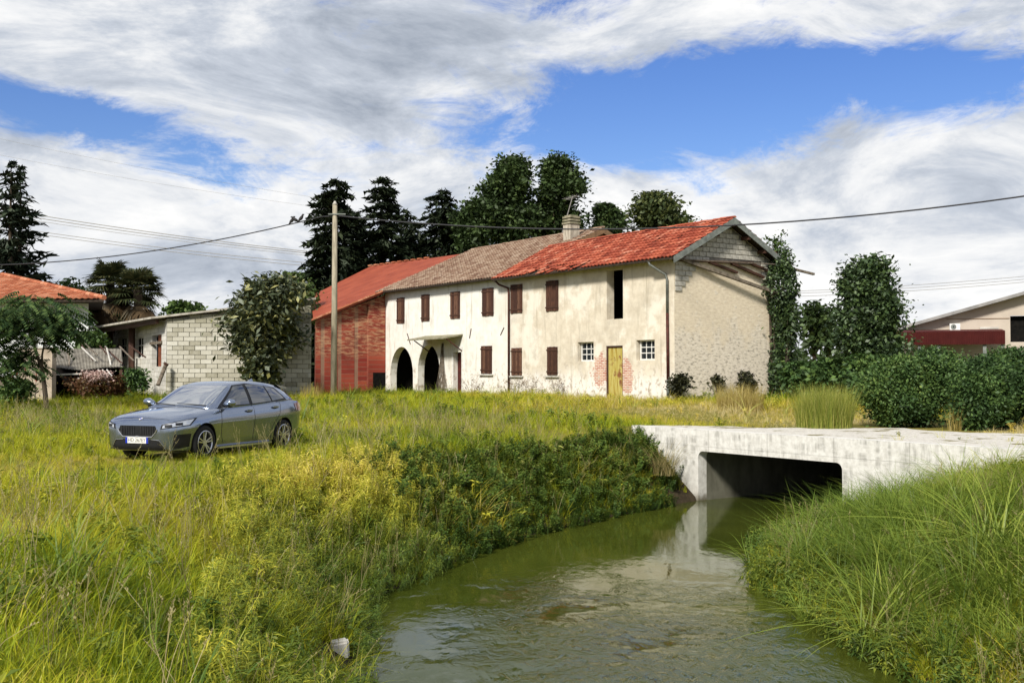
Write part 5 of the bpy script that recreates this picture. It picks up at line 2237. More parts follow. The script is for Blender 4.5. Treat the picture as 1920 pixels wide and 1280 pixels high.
L_dark = leafmat('dark_broadleaf', [(0.0, (0.015, 0.024, 0.009)), (0.5, (0.033, 0.057, 0.017)), (0.85, (0.063, 0.099, 0.027)), (1.0, (0.105, 0.143, 0.045))], 0.22, patch=0.7)
L_conifer = leafmat('dark_needles', [(0.0, (0.006, 0.010, 0.006)), (0.6, (0.014, 0.022, 0.010)), (1.0, (0.030, 0.040, 0.018))], 0.08, gloss=0.03)
L_cedar = leafmat('blue_green_needles', [(0.0, (0.008, 0.014, 0.009)), (0.6, (0.018, 0.028, 0.016)), (1.0, (0.036, 0.05, 0.028))], 0.08, gloss=0.03)
L_loquat = leafmat('leathery_leaf', [(0.0, (0.019, 0.026, 0.014)), (0.6, (0.045, 0.060, 0.022)), (0.85, (0.112, 0.116, 0.037)), (1.0, (0.300, 0.281, 0.094))], 0.12, gloss=0.10)
L_green = leafmat('mid_green_leaf', [(0.0, (0.026, 0.052, 0.013)), (0.5, (0.052, 0.098, 0.021)), (1.0, (0.111, 0.169, 0.039))], 0.35)
L_hedge = leafmat('hedge_leaf', [(0.0, (0.025, 0.049, 0.019)), (0.5, (0.055, 0.107, 0.030)), (0.85, (0.124, 0.198, 0.049)), (1.0, (0.247, 0.321, 0.087))], 0.22, patch=0.9)
L_ivy = leafmat('ivy_leaf', [(0.0, (0.014, 0.027, 0.012)), (0.6, (0.039, 0.074, 0.022)), (1.0, (0.099, 0.153, 0.044))], 0.15, gloss=0.08)
L_palm = leafmat('palm_frond', [(0.0, (0.017, 0.024, 0.010)), (0.6, (0.041, 0.050, 0.018)), (1.0, (0.096, 0.090, 0.036))], 0.15)
L_dryfrond = leafmat('dead_frond', [(0.0, (0.05, 0.032, 0.016)), (1.0, (0.13, 0.085, 0.045))], 0.15)
L_rust = leafmat('rusty_weeds', [(0.0, (0.06, 0.022, 0.012)), (0.6, (0.12, 0.05, 0.022)), (1.0, (0.10, 0.09, 0.03))], 0.25)
L_pink = leafmat('pale_pink_bloom', [(0.0, (0.42, 0.25, 0.22)), (1.0, (0.66, 0.52, 0.47))], 0.2)


def conifer(px, ptop, Y, halfpx, label, group, seed, mat=L_conifer, dens=1.0, droop=0.35, low=0.06, pw=0.42):
    b = at(px, 695, Y)
    zt = at(px, ptop, Y).z
    g = gs
    H = zt - g
    Rm = halfpx * Y / F
    o = tree('conifer_tree', label, 'tree', (b.x, Y, g), group)
    mb = MB()
    mb.tube([(0, 0, -0.3), (0, 0, H * 0.5), (0, 0, H * 0.97)], [0.02 * H, 0.012 * H, 0.02], 8)
    mb.build('trunk', M_bark, o)
    rg = np.random.default_rng(seed)
    C, A, S = [], [], []
    nl = int(H * 2.6)
    for i in range(nl):
        f_ = low + (1 - low) * (i + rg.random()) / nl
        z = f_ * H
        Rz = Rm * ((1 - f_) ** pw) * (0.72 + 0.45 * rg.random()) + 0.12
        nb_ = max(4, int((8 + 5 * (1 - f_)) * dens))
        for k in range(nb_):
            a_ = rg.random() * 6.283
            Lb = Rz * (0.65 + 0.5 * rg.random())
            n = max(3, int(Lb * 8.5 * dens))
            s = (np.arange(n) + rg.random(n)) / n
            s = s ** 0.8
            dirv = np.array([math.cos(a_), math.sin(a_), 0])
            zz = z + Lb * (0.10 * s - droop * s * s) + 0.10 * Lb * np.maximum(s - 0.75, 0) * 4 * 0.4
            side = np.array([-dirv[1], dirv[0], 0])
            P = dirv * (s * Lb)[:, None] + side * (rg.normal(size=(n, 1)) * 0.10 * Lb * (1.1 - s[:, None])) 
            P[:, 2] = zz + rg.normal(size=n) * 0.06
            C.append(P)
            A.append(np.tile(dirv, (n, 1)) + np.array([0, 0, -0.45]) + rg.normal(size=(n, 3)) * 0.45)
            S.append(np.full(n, 0.30 + 0.045 * Lb))
    C, A, S = np.concatenate(C), np.concatenate(A), np.concatenate(S)
    Q = leaves(C, S * 2.0 * (0.7 + 0.6 * rng.random(len(C))), S * 0.62, 0.6, 0.0, A * 1.6)
    quads_mesh('crown', Q, mat, o)
    return o


# spruces and poplars behind the house
TB = 84.0
conifer(628, 336, TB, 104, 'dark spruce behind the utility pole, first of the row', 'trees behind the farmhouse', 1, dens=1.2)
conifer(716, 331, TB + 2, 92, 'dark spruce second in the row behind the barn roof', 'trees behind the farmhouse', 2, dens=1.2)
conifer(668, 400, TB + 6, 70, 'lower spruce filling the gap between the two tall spruces', 'trees behind the farmhouse', 31)
conifer(828, 354, TB + 4, 92, 'dark spruce beside the poplars, its top below theirs', 'trees behind the farmhouse', 3, dens=1.2)
conifer(775, 408, TB + 8, 60, 'short dark spruce between the second spruce and the poplars', 'trees behind the farmhouse', 4)
conifer(596, 440, TB + 5, 40, 'low dark spruce at the outer end of the row, left of the pole', 'trees behind the farmhouse', 33)
conifer(760, 395, TB + 9, 56, 'middling dark spruce deep in the row behind the barn ridge', 'trees behind the farmhouse', 34)
conifer(860, 400, TB + 7, 54, 'dark spruce pressed against the lower poplar', 'trees behind the farmhouse', 35)
conifer(16, 299, 64.0, 112, 'tall blue-green cedar with upswept branch tips behind the orange roof', None, 6, L_cedar, 0.8, 0.05, 0.06, 0.72)
conifer(34, 312, 66.0, 92, 'second leader of cedar rising close beside the tall one', None, 8, L_cedar, 0.7, 0.02, 0.06, 0.72)


def broadleaf(name, label, cat, px, ptop, pbot, Y, halfpx, mat, seed, lobes=7, per=26, ncl=46, lsize=0.42, cr=0.9, group=None, trunk=True, gbase=None, shell=0.35, aspect=0.6, taper=0.0):
    b = at(px, 695, Y)
    zt, zb = at(px, ptop, Y).z, at(px, pbot, Y).z
    g = gs if gbase is None else gbase
    Rx = halfpx * Y / F
    o = tree(name, label, cat, (b.x, Y, g), group)
    rg = np.random.default_rng(seed)
    Q = []
    limb = []
    H = zt - zb
    for k in range(lobes):
        f_ = (k + 0.5) / lobes
        z = zb + H * (0.12 + 0.76 * f_)
        env = math.sin(math.pi * min(max(0.16 + 0.72 * f_, 0), 1)) ** 0.6
        off = Rx * 0.5 * env
        a_ = rg.random() * 6.283
        c = (math.cos(a_) * off * (0.4 + 0.6 * rg.random()), math.sin(a_) * off * 0.7, z - g)
        rxy = Rx * (0.42 + 0.25 * rg.random()) * max(env, 0.55) * (1 + taper * (0.5 - f_))
        c = (c[0] * (1 + taper * (0.5 - f_)), c[1], c[2])
        q, cc = clump_crown(c, (rxy, rxy, H / lobes * (0.9 + 0.5 * rg.random())), ncl, per, lsize, cr, shell, aspect=aspect)
        # keep inside the overall height
        q[:, :, 2] = np.minimum(q[:, :, 2], zt - g + 0.15 * rng.random((len(q), 1)))
        Q.append(q)
        limb += [tuple(cc[i]) for i in range(3)]
    quads_mesh('crown', np.concatenate(Q), mat, o)
    if trunk:
        mb = MB()
        trunk_mesh(mb, (0, 0, -0.3), (0, 0, (zt - g) * 0.82), 0.022 * (zt - g) + 0.05, 0.04, limb, 0.09, seed=seed)
        mb.build('trunk', M_bark, o)
    return o


PG = 'trees behind the farmhouse'
broadleaf('poplar_tree', 'tall poplar, left one of the close pair rising above the brown roof', 'tree', 955, 291, 470, 86, 62, L_dark, 21, 11, 30, 84, 0.36, 0.9, PG)
broadleaf('poplar_tree', 'tall poplar, right one of the close pair, behind the aerial', 'tree', 1050, 289, 470, 88, 55, L_dark, 22, 11, 30, 84, 0.36, 0.9, PG)
broadleaf('poplar_tree', 'lower leafy poplar filling in left of the tall pair', 'tree', 892, 375, 480, 84, 40, L_dark, 23, 7, 28, 70, 0.36, 0.8, PG)
broadleaf('broadleaf_tree', 'small dark tree just right of the chimney', 'tree', 1140, 384, 470, 90, 34, L_dark, 24, 6, 26, 60, 0.36, 0.8, PG)
broadleaf('broadleaf_tree', 'rounded olive-green tree behind the red tiled ridge', 'tree', 1245, 362, 460, 82, 68, leafmat('olive_leaf', [(0, (0.025, 0.036, 0.014)), (0.6, (0.056, 0.078, 0.025)), (1, (0.126, 0.140, 0.042))], 0.25), 25, 7, 28, 80, 0.34, 0.9, PG)
broadleaf('broadleaf_tree', 'light green tree top showing behind the loquat and shed', 'tree', 560, 512, 640, 66, 34, L_green, 26, 5, 20, 40, 0.34, 0.7)
broadleaf('broadleaf_tree', 'bright green bushy tree top over the shed roof', 'tree', 345, 568, 640, 66, 62, L_green, 27, 5, 18, 36, 0.34, 0.7)
broadleaf('broadleaf_tree', 'small green tree between cedar and palms', 'tree', 140, 525, 620, 70, 34, L_green, 28, 4, 14, 26, 0.34, 0.7)
broadleaf('broadleaf_tree', 'green shrubby growth behind the corrugated store', 'shrub', 168, 625, 690, 52, 24, L_green, 29, 5, 20, 36, 0.28, 0.6)
# right side
broadleaf('ivy_clad_tree', 'tall dark ivy-smothered tree standing alone between farmhouse and warehouse', 'tree', 1628, 478, 690, 39.0, 62, L_ivy, 41, 12, 52, 80, 0.165, 0.5, None, True, 0.4, 0.4, 0.6, 0.9)
broadleaf('broadleaf_tree', 'thin open tree far behind, right of the ivy column', 'tree', 1525, 566, 660, 75, 30, L_dark, 42, 6, 9, 24, 0.42, 0.7)
broadleaf('broadleaf_tree', 'thin pale tree far behind, next to the ivy-smothered tree', 'tree', 1556, 572, 660, 78, 24, L_dark, 43, 6, 8, 20, 0.42, 0.6)
broadleaf('broadleaf_tree', 'leafy tree touching the ivy column at the gable', 'tree', 1478, 560, 690, 46.5, 14, L_ivy, 44, 5, 24, 30, 0.16, 0.4, None, True, 0.4)
for i, (px, tp, bt, Y, hp, lb) in enumerate(((1505, 682, 730, 43, 34, 'dark rounded shrub at the foot of the ivy column'), (1560, 676, 730, 41, 40, 'dark shrub left of the ivy-smothered tree'),
                                            (1640, 668, 730, 38, 56, 'broad dark shrub below the ivy-smothered tree'))):
    broadleaf('dark_shrub', lb, 'shrub', px, tp, bt, Y, hp, L_hedge, 50 + i, 5, 26, 40, 0.2, 0.5, None, False, 0.35, 0.4)
HG = [(1672, 672, 792, 29.8, 62, 'large rounded laurel bush beside the tall pale grass'), (1740, 655, 795, 30.0, 75, 'large laurel bush in the middle of the hedge'),
      (1835, 672, 800, 28.5, 66, 'large laurel bush, third along the hedge from the tall grass'), (1905, 655, 800, 29.5, 62, 'laurel bush in front of the warehouse window'),
      (1985, 660, 805, 28.5, 70, 'laurel bush at the outer end of the hedge')]
for i, (px, tp, bt, Y, hp, lb) in enumerate(HG):
    broadleaf('laurel_bush', lb, 'bush', px, tp, bt, Y, hp, L_hedge, 60 + i, 7, 60, 80, 0.10, 0.38, 'hedge by the bridge', False, 0.13, 0.45, 0.5)
for i, (px, tp, bt, Y, hp, lb) in enumerate(((1275, 702, 738, 43.0, 24, 'dark scrubby bush at the corner of house and gable'), (1340, 705, 735, 45.0, 18, 'small dark weed bush against the gable'),
                                            (1400, 698, 738, 45.6, 30, 'low dark bush against the gable foot by the ivy'))):
    broadleaf('scrub_bush', lb, 'bush', px, tp, bt, Y, hp, leafmat('scrub_%d' % i, [(0, (0.016, 0.016, 0.010)), (0.6, (0.035, 0.036, 0.016)), (1, (0.07, 0.07, 0.03))], 0.2), 70 + i, 3, 20, 24, 0.14, 0.3, None, False, 0.4, 0.4)
# twiggy dry weeds against the front
for i, (px, lb) in enumerate(((900, 'dry twiggy weed under the first ground-floor shutter'), (975, 'dry twiggy weed at the second shutter'), (1010, 'brown leafy weed below the third shutter'), (1060, 'thin dry weed left of the yellow door'))):
    xx, zz0 = fac(px, 738)
    p = HO + AX * xx - AY * 0.5
    o = tree('dry_weed', lb, 'weed', (p.x, p.y, 0.42))
    mb = MB()
    rg = random.Random(90 + i)
    tips = []
    for k in range(12):
        a_ = rg.uniform(0, 6.28)
        tip = Vector((math.cos(a_) * rg.uniform(0.2, 0.7), math.sin(a_) * 0.3, rg.uniform(0.5, 1.1)))
        mb.tube([(0, 0, -0.1), tip * 0.5 + Vector((0, 0, 0.12)), tip], [0.010, 0.008, 0.004], 4)
        tips.append(tip)
    mb.build('stems', M_wood_grey, o)
    P = np.array([tuple(tp_) for tp_ in tips for _ in range(10)]) * (0.5 + 0.5 * rng.random((120, 1))) + rng.normal(size=(120, 3)) * 0.06
    quads_mesh('leaves', leaves(P, 0.08, 0.04), L_rust, o)

# ivy on the house corner
io_ = HO + AX * 0.15 + AY * (WD - 0.1)
ivy = tree('ivy_column', 'dark ivy column smothering the far corner of the gable', 'ivy', (io_.x, io_.y, 0.4))
mb = MB()
for k in range(5):
    pts = [(0.15 * math.cos(k) * (1 + 0.2 * i), 0.15 * math.sin(k * 2), i * 0.95 - 0.2) for i in range(7)]
    mb.tube(pts, [0.09 - 0.008 * i for i in range(7)], 7)
mb.build('stems', M_bark, ivy)
n = 5200
z = rng.random(n) ** 0.9 * 5.9
ang = rng.random(n) * 6.283
rad_ = (0.30 + 0.25 * np.sin(z * 1.7) * 0.6 + 0.22 * rng.random(n)) * (1.0 + 0.5 * (z > 4.6))
P = np.stack([np.cos(ang) * rad_ * 0.9, np.sin(ang) * rad_, z], 1)
P[:, 0] += 0.25 * AX.x
extra, _ = ell_pts(700, (0.55, 0.1, 3.7), (0.55, 0.5, 1.3), 0.2)
extra2, _ = ell_pts(500, (0.25, -0.2, 6.1), (0.55, 0.6, 0.8), 0.2)
P = np.concatenate([P, extra, extra2])
P = np.concatenate([P, P + rng.normal(size=P.shape) * 0.09])
quads_mesh('leaves', leaves(P, 0.13, 0.10, 0.1, 0.5), L_ivy, ivy)
rp = HO + AY * 5.3 + AX * 0.2
sap = tree('roof_sapling', 'small green sapling sprouting above the far roof slope', 'sapling', (rp.x + 0.6, rp.y + 0.4, 5.9))
q, cc = clump_crown((0, 0, 1.35), (0.45, 0.45, 0.6), 16, 16, 0.16, 0.3, 0.3)
quads_mesh('crown', q, L_green, sap)
mb = MB()
trunk_mesh(mb, (0, 0, -0.8), (0, 0, 1.3), 0.04, 0.015, [tuple(c) for c in cc[:6]], 0.02, 0.05)
mb.build('trunk', M_bark, sap)

# loquat against the shed
broadleaf('loquat_tree', 'dense dark loquat tree with pale new leaves against the shed wall', 'tree', 506, 516, 680, 45.0, 92, L_loquat, 81, 8, 34, 60, 0.30, 0.62, None, True, 0.45, 0.45, 0.38)
broadleaf('loquat_shoot', 'bushy lower shoots at the foot of the loquat tree', 'bush', 490, 660, 725, 44.6, 34, L_loquat, 82, 4, 20, 20, 0.28, 0.4, None, False, 0.45)

# fan palms
def palm(px, ptop, Y, label, seed):
    b = at(px, 695, Y)
    zt = at(px, ptop, Y).z
    o = tree('fan_palm', label, 'palm', (b.x, Y, gs), 'pair of fan palms')
    H = zt - gs - 1.1
    mb = MB()
    mb.tube([(0, 0, -0.3), (0.05, 0, H * 0.5), (0, 0, H)], [0.22, 0.2, 0.24], 10)
    mb.build('trunk', M_bark, o)
    rg = np.random.default_rng(seed)
    Q, QD = [], []
    for k in range(84):
        dead = k >= 58
        a_ = rg.random() * 6.283
        el = rg.uniform(-0.35, 1.25) if not dead else rg.uniform(-1.35, -0.6)
        d = np.array([math.cos(a_) * math.cos(el), math.sin(a_) * math.cos(el), math.sin(el)])
        base = np.array([0, 0, H - (0.5 * rg.random() if not dead else 0.4 + 1.3 * rg.random())])
        stem = rg.uniform(0.7, 1.0)
        hub = base + d * stem
        side = unit(np.cross(d, [0, 0, 1.0]) + 1e-6)
        upv = np.cross(side, d)
        for j in range(15):
            th = (j - 7) / 7 * 1.5
            f_ = d * math.cos(th) + side * math.sin(th)
            ln = rg.uniform(0.75, 1.05)
            tip = hub + f_ * ln - np.array([0, 0, 0.22 * ln * (1.2 if not dead else 2)])
            m_ = hub + f_ * ln * 0.55 
            w_ = np.cross(f_, upv) * 0.05
            (QD if dead else Q).append([hub, m_ + w_, tip, m_ - w_])
        (QD if dead else Q).append([base, base + side * 0.03 + d * 0.3, hub, base - side * 0.03 + d * 0.3])
    quads_mesh('fronds', np.array(Q), L_palm, o)
    quads_mesh('dead_fronds', np.array(QD), L_dryfrond, o)


palm(205, 492, 60, 'fan palm with dead skirt, the left of two behind the shed', 1)
palm(257, 503, 59, 'fan palm with dead skirt, the right of two behind the shed', 2)
palm(236, 540, 61, 'lower fan palm crown between the two taller ones', 3)

# young pinnate tree, left foreground
TY = 36.0
tb = at(88, 765, TY)
g0 = gz(tb.x, TY)
yt = tree('pinnate_tree', 'young tree with drooping feathery leaves on a thin forked trunk', 'tree', (tb.x, TY, g0))
mb = MB()
k_ = lambda px, py: at(px, py, TY) - Vector((tb.x, TY, g0))
fk = k_(79, 692)
mb.tube([k_(89, 775), k_(84, 730), fk], [0.095, 0.08, 0.07], 9)
mb.tube([fk, k_(70, 668), k_(62, 640), k_(45, 600)], [0.06, 0.055, 0.045, 0.02], 8)
mb.tube([fk, k_(79, 665), k_(84, 640), k_(100, 590)], [0.045, 0.035, 0.03, 0.015], 8)
mb.tube([k_(62, 640), k_(40, 655), k_(10, 660)], [0.03, 0.02, 0.01], 6)
mb.build('trunk', M_bark, yt)
Q = []
cen = k_(62, 600)
rg = np.random.default_rng(5)
for k in range(620):
    c, d = ell_pts(1, tuple(cen), (1.55, 1.4, 0.95), 0.25)
    c, d = c[0], d[0]
    if k % 4 == 0:
        e_ = k_(-5 + 30 * rg.random(), 655 + 30 * rg.random())
        c = np.array(e_) + rg.normal(size=3) * np.array([0.5, 0.6, 0.3])
    a_ = math.atan2(d[1], d[0]) + rg.normal() * 0.7
    o_ = np.array([math.cos(a_), math.sin(a_), 0.0])
    s_ = np.array([-o_[1], o_[0], 0])
    ln = rg.uniform(0.5, 0.85)
    for j in range(9):
        f_ = (j + 1) / 9
        p = c + o_ * ln * f_ - np.array([0, 0, 0.5 * ln * f_ * f_])
        for sg in (-1, 1):
            lf = (s_ * sg * 0.8 + o_ * 0.4 - np.array([0, 0, 0.55]))
            lf = lf / np.linalg.norm(lf) * rg.uniform(0.17, 0.25)
            w_ = np.cross(lf, [0.2, 0.1, 1.0])
            w_ = w_ / np.linalg.norm(w_) * 0.04
            Q.append([p, p + lf * 0.45 + w_, p + lf, p + lf * 0.45 - w_])
quads_mesh('crown', np.array(Q), leafmat('pinnate_leaf', [(0, (0.021, 0.045, 0.018)), (0.6, (0.049, 0.091, 0.027)), (1, (0.114, 0.166, 0.049))], 0.3), yt)

# shrubs and flowers by the store
def low_bush(name, label, px, tp, bt, Y, hp, mat, seed, ls=0.12):
    return broadleaf(name, label, 'bush', px, tp, bt, Y, hp, mat, seed, 3, 24, 26, ls, 0.35, None, False, gs, 0.3)
low_bush('rusty_weeds', 'mass of rusty brown weeds in front of the corrugated store', 165, 706, 735, 42.6, 62, L_rust, 101)
low_bush('rusty_weeds', 'rusty brown weed patch nearer the block shed', 212, 708, 735, 42.8, 30, L_rust, 102)
low_bush('pink_flower_bush', 'row of pale pink blossoms in front of the corrugated store', 185, 699, 709, 42.4, 40, L_pink, 103, 0.08)
low_bush('fern_bush', 'dark arching shrub at the corner of the block shed', 258, 693, 728, 43.0, 26, L_hedge, 104, 0.14)
low_bush('iris_clump', 'dark spiky plants along the garden wall', 42, 715, 752, 39.0, 34, L_hedge, 105, 0.2)
for i, px in enumerate((22, 30, 46, 66)):
    p = at(px, 735, 39.2)
    o = tree('red_flower_spike', 'thin red-flowered stalk before the plaster garden wall', 'flower', (p.x, 39.2, gs), 'red flower stalks')
    mb = MB()
    hgt = 1.1 + 0.15 * (i % 3)
    mb.tube([(0, 0, -0.1), (0.03, 0, hgt)], 0.012, 5)
    mb.build('stalk', M_wood_grey, o)
    mb = MB()
    mb.tube([(0.03, 0, hgt - 0.25), (0.03, 0, hgt - 0.1), (0.035, 0, hgt + 0.05)], [0.02, 0.035, 0.01], 6)
    mb.build('flower_head', simple('coral_petal_%d' % i, (0.42, 0.07, 0.05), (0.25, 0.04, 0.03), 0.7), o)

# far tree line closing the horizon
def far_wood():
    Q = []
    for k in range(260):
        x = rng.uniform(-330, 330)
        y = 330 + rng.uniform(-25, 40)
        if abs(x) > 0.62 * y:
            continue
        H = rng.uniform(5, 11)
        q, _ = clump_crown((x, y, H * 0.5), (4.5, 4, H * 0.5), 26, 9, 2.0, 1.8, 0.4)
        Q.append(q)
    o = quads_mesh('far_wood', np.concatenate(Q), L_dark)
    tag(o, 'distant belt of dark trees closing off the fields', 'woodland', kind='stuff')
far_wood()

# ================================================================= grasses (scattered)
TPL = {}


def blade_tuft(name, nb_, h0, h1, wid, spread, lean, mats, curve=0.5, seed=0, segs=4, turn=0.8):
    rg = np.random.default_rng(seed)
    V_, F_, MI = [], [], []
    for k in range(nb_):
        a_ = rg.random() * 6.283
        r_ = spread * math.sqrt(rg.random())
        b = np.array([math.cos(a_) * r_, math.sin(a_) * r_, -0.03])
        a2 = a_ + rg.normal() * turn
        d = np.array([math.cos(a2), math.sin(a2), 0])
        h = rg.uniform(h0, h1)
        ln = lean * rg.uniform(0.3, 1.3)
        cu = curve * rg.uniform(0.4, 1.4)
        s = np.array([-d[1], d[0], 0])
        w_ = wid * rg.uniform(0.7, 1.3)
        i0 = len(V_)
        for j in range(segs + 1):
            f_ = j / segs
            p = b + d * (ln * f_ + cu * f_ * f_) * h + np.array([0, 0, h * (f_ - 0.45 * cu * f_ ** 2.5)])
            ww = w_ * (1 - f_ ** 1.6) * 0.5
            if j < segs:
                V_ += [p - s * ww, p + s * ww]
            else:
                V_.append(p)
        for j in range(segs - 1):
            q = i0 + 2 * j
            F_.append((q, q + 1, q + 3, q + 2))
        q = i0 + 2 * (segs - 1)
        F_.append((q, q + 1, q + 2))
    me = bpy.data.meshes.new(name)
    me.from_pydata([tuple(v_) for v_ in V_], [], F_)
    for m_ in mats:
        me.materials.append(m_)
    return bpy.data.objects.new(name, me)


def seed_stalk(name, h, mats, seed, n=3):
    rg = random.Random(seed)
    mb = MB()
    for k in range(n):
        a_ = rg.uniform(0, 6.28)
        bx_, by_ = rg.uniform(-0.06, 0.06), rg.uniform(-0.06, 0.06)
        hh_ = h * rg.uniform(0.75, 1.1)
        ln = rg.uniform(0.05, 0.30)
        pts = [(bx_ + math.cos(a_) * ln * f_ ** 2, by_ + math.sin(a_) * ln * f_ ** 2, hh_ * f_ * (1 - 0.12 * ln * f_)) for f_ in (0, 0.3, 0.6, 0.85, 1.0)]
        mb.tube(pts, [0.0028, 0.0025, 0.002, 0.0018, 0.001], 3, 0, False)
        t0, t1 = Vector(pts[3]), Vector(pts[4])
        for q in range(12):
            f_ = q / 12
            c = t0.lerp(t1, f_)
            a2 = rg.uniform(0, 6.28)
            o_ = Vector((math.cos(a2), math.sin(a2), 0.8)) * rg.uniform(0.012, 0.03) * (1.2 - f_)
            s_ = Vector((-math.sin(a2), math.cos(a2), 0)) * 0.004
            mb.face([c, c + o_ * 0.5 + s_, c + o_, c + o_ * 0.5 - s_], 1)
    me = bpy.data.meshes.new(name)
    me.from_pydata(mb.v, [], mb.f)
    for m_ in mats:
        me.materials.append(m_)
    me.polygons.foreach_set('material_index', mb.m)
    return bpy.data.objects.new(name, me)


def leafy_weed(name, h, nst, ll, lw, mat, seed, droop=0.5, per=12):
    rg = np.random.default_rng(seed)
    Q = []
    for k in range(nst):
        a_ = rg.random() * 6.283
        top = np.array([math.cos(a_) * h * 0.35 * rg.random(), math.sin(a_) * h * 0.35 * rg.random(), h * rg.uniform(0.65, 1.05)])
        b = np.array([rg.normal() * 0.06, rg.normal() * 0.06, -0.03])
        s_ = np.array([-math.sin(a_), math.cos(a_), 0]) * 0.006
        Q.append([b - s_, b + s_, top + s_ * 0.3, top - s_ * 0.3])
        for j in range(per):
            f_ = 0.15 + 0.85 * (j + rg.random()) / per
            c = b + (top - b) * f_
            a2 = rg.random() * 6.283
            d = np.array([math.cos(a2), math.sin(a2), 0.55 - droop * rg.random() * 1.6])
            d /= np.linalg.norm(d)
            L_ = ll * rg.uniform(0.6, 1.15)
            sd_ = np.cross(d, [0, 0, 1.0])
            sd_ /= np.linalg.norm(sd_)
            tip = c + d * L_ - np.array([0, 0, droop * L_ * 0.35])
            md_ = c + d * L_ * 0.45 + np.array([0, 0, 0.02 * L_])
            Q.append([c, md_ + sd_ * lw * 0.5, tip, md_ - sd_ * lw * 0.5])
    Q = np.array(Q)
    me = bpy.data.meshes.new(name)
    me.from_pydata([tuple(v_) for v_ in Q.reshape(-1, 3)], [], [tuple(range(4 * i, 4 * i + 4)) for i in range(len(Q))])
    me.materials.append(mat)
    return bpy.data.objects.new(name, me)


def scatter(name, label, cat, P, rot, scl, tint, pick, templates):
    col_ = bpy.data.collections.new(name + '_kinds')
    for i, o in enumerate(templates):
        o.name = '%s_kind_%02d' % (name, i)
        col_.objects.link(o)
    me = bpy.data.meshes.new(name)
    n = len(P)
    me.vertices.add(n)
    me.vertices.foreach_set('co', np.asarray(P, np.float32).reshape(-1))
    for an, tp, dat in (('rot', 'FLOAT_VECTOR', rot), ('scl', 'FLOAT', scl), ('tint', 'FLOAT', tint), ('pick', 'INT', pick)):
        a_ = me.attributes.new(an, tp, 'POINT')
        a_.data.foreach_set('vector' if tp == 'FLOAT_VECTOR' else 'value', np.asarray(dat, np.int32 if tp == 'INT' else np.float32).reshape(-1))
    o = add_obj(name, me)
    ng = bpy.data.node_groups.new(name + '_scatter', 'GeometryNodeTree')
    ng.interface.new_socket('Geometry', in_out='INPUT', socket_type='NodeSocketGeometry')
    ng.interface.new_socket('Geometry', in_out='OUTPUT', socket_type='NodeSocketGeometry')
    N = ng.nodes
    gi, go = N.new('NodeGroupInput'), N.new('NodeGroupOutput')
    ci = N.new('GeometryNodeCollectionInfo')
    ci.inputs['Collection'].default_value = col_
    ci.inputs['Separate Children'].default_value = True
    ci.inputs['Reset Children'].default_value = True
    ip = N.new('GeometryNodeInstanceOnPoints')
    ip.inputs['Pick Instance'].default_value = True

    def attr(nm, typ):
        a_ = N.new('GeometryNodeInputNamedAttribute')
        a_.data_type = typ
        a_.inputs['Name'].default_value = nm
        return a_.outputs['Attribute']
    e2r = N.new('FunctionNodeEulerToRotation')
    K = ng.links
    K.new(attr('rot', 'FLOAT_VECTOR'), e2r.inputs[0])
    K.new(gi.outputs[0], ip.inputs['Points'])
    K.new(ci.outputs[0], ip.inputs['Instance'])
    K.new(attr('pick', 'INT'), ip.inputs['Instance Index'])
    K.new(e2r.outputs[0], ip.inputs['Rotation'])
    K.new(attr('scl', 'FLOAT'), ip.inputs['Scale'])
    K.new(ip.outputs[0], go.inputs[0])
    md_ = o.modifiers.new('scatter', 'NODES')
    md_.node_group = ng
    tag(o, label, cat, kind='stuff')
    return o


GREEN = [(0.0, (0.103, 0.175, 0.010)), (0.25, (0.242, 0.302, 0.012)), (0.5, (0.447, 0.442, 0.019))]
DRY = [(0.72, (0.48, 0.39, 0.045)), (0.88, (0.53, 0.41, 0.11)), (1.0, (0.60, 0.51, 0.26))]
M_grass = grassmat('meadow_grass', GREEN, DRY)
M_sedge = grassmat('sedge_blades', [(0.0, (0.086, 0.149, 0.021)), (0.4, (0.190, 0.259, 0.034)), (0.7, (0.310, 0.356, 0.057))], [(1.0, (0.483, 0.460, 0.138))])
M_straw = grassmat('straw_stalk', [(0.0, (0.26, 0.23, 0.09)), (0.5, (0.36, 0.31, 0.13))], [(1.0, (0.48, 0.41, 0.22))])
M_weed = grassmat('bank_weed_leaf', [(0.0, (0.062, 0.117, 0.021)), (0.35, (0.152, 0.205, 0.032)), (0.6, (0.339, 0.356, 0.040))], [(0.85, (0.589, 0.535, 0.054)), (1.0, (0.713, 0.589, 0.143))])
M_bramble = grassmat('bramble_leaf', [(0.0, (0.041, 0.079, 0.014)), (0.5, (0.096, 0.154, 0.024)), (0.8, (0.204, 0.240, 0.042))], [(1.0, (0.384, 0.324, 0.108))])


# footprints to keep free
def in_rect(X, Y, o, ax, ay, x0, x1, y0, y1):
    u_ = (X - o.x) * ax.x + (Y - o.y) * ax.y
    v_ = (X - o.x) * ay.x + (Y - o.y) * ay.y
    return (u_ > x0) & (u_ < x1) & (v_ > y0) & (v_ < y1)


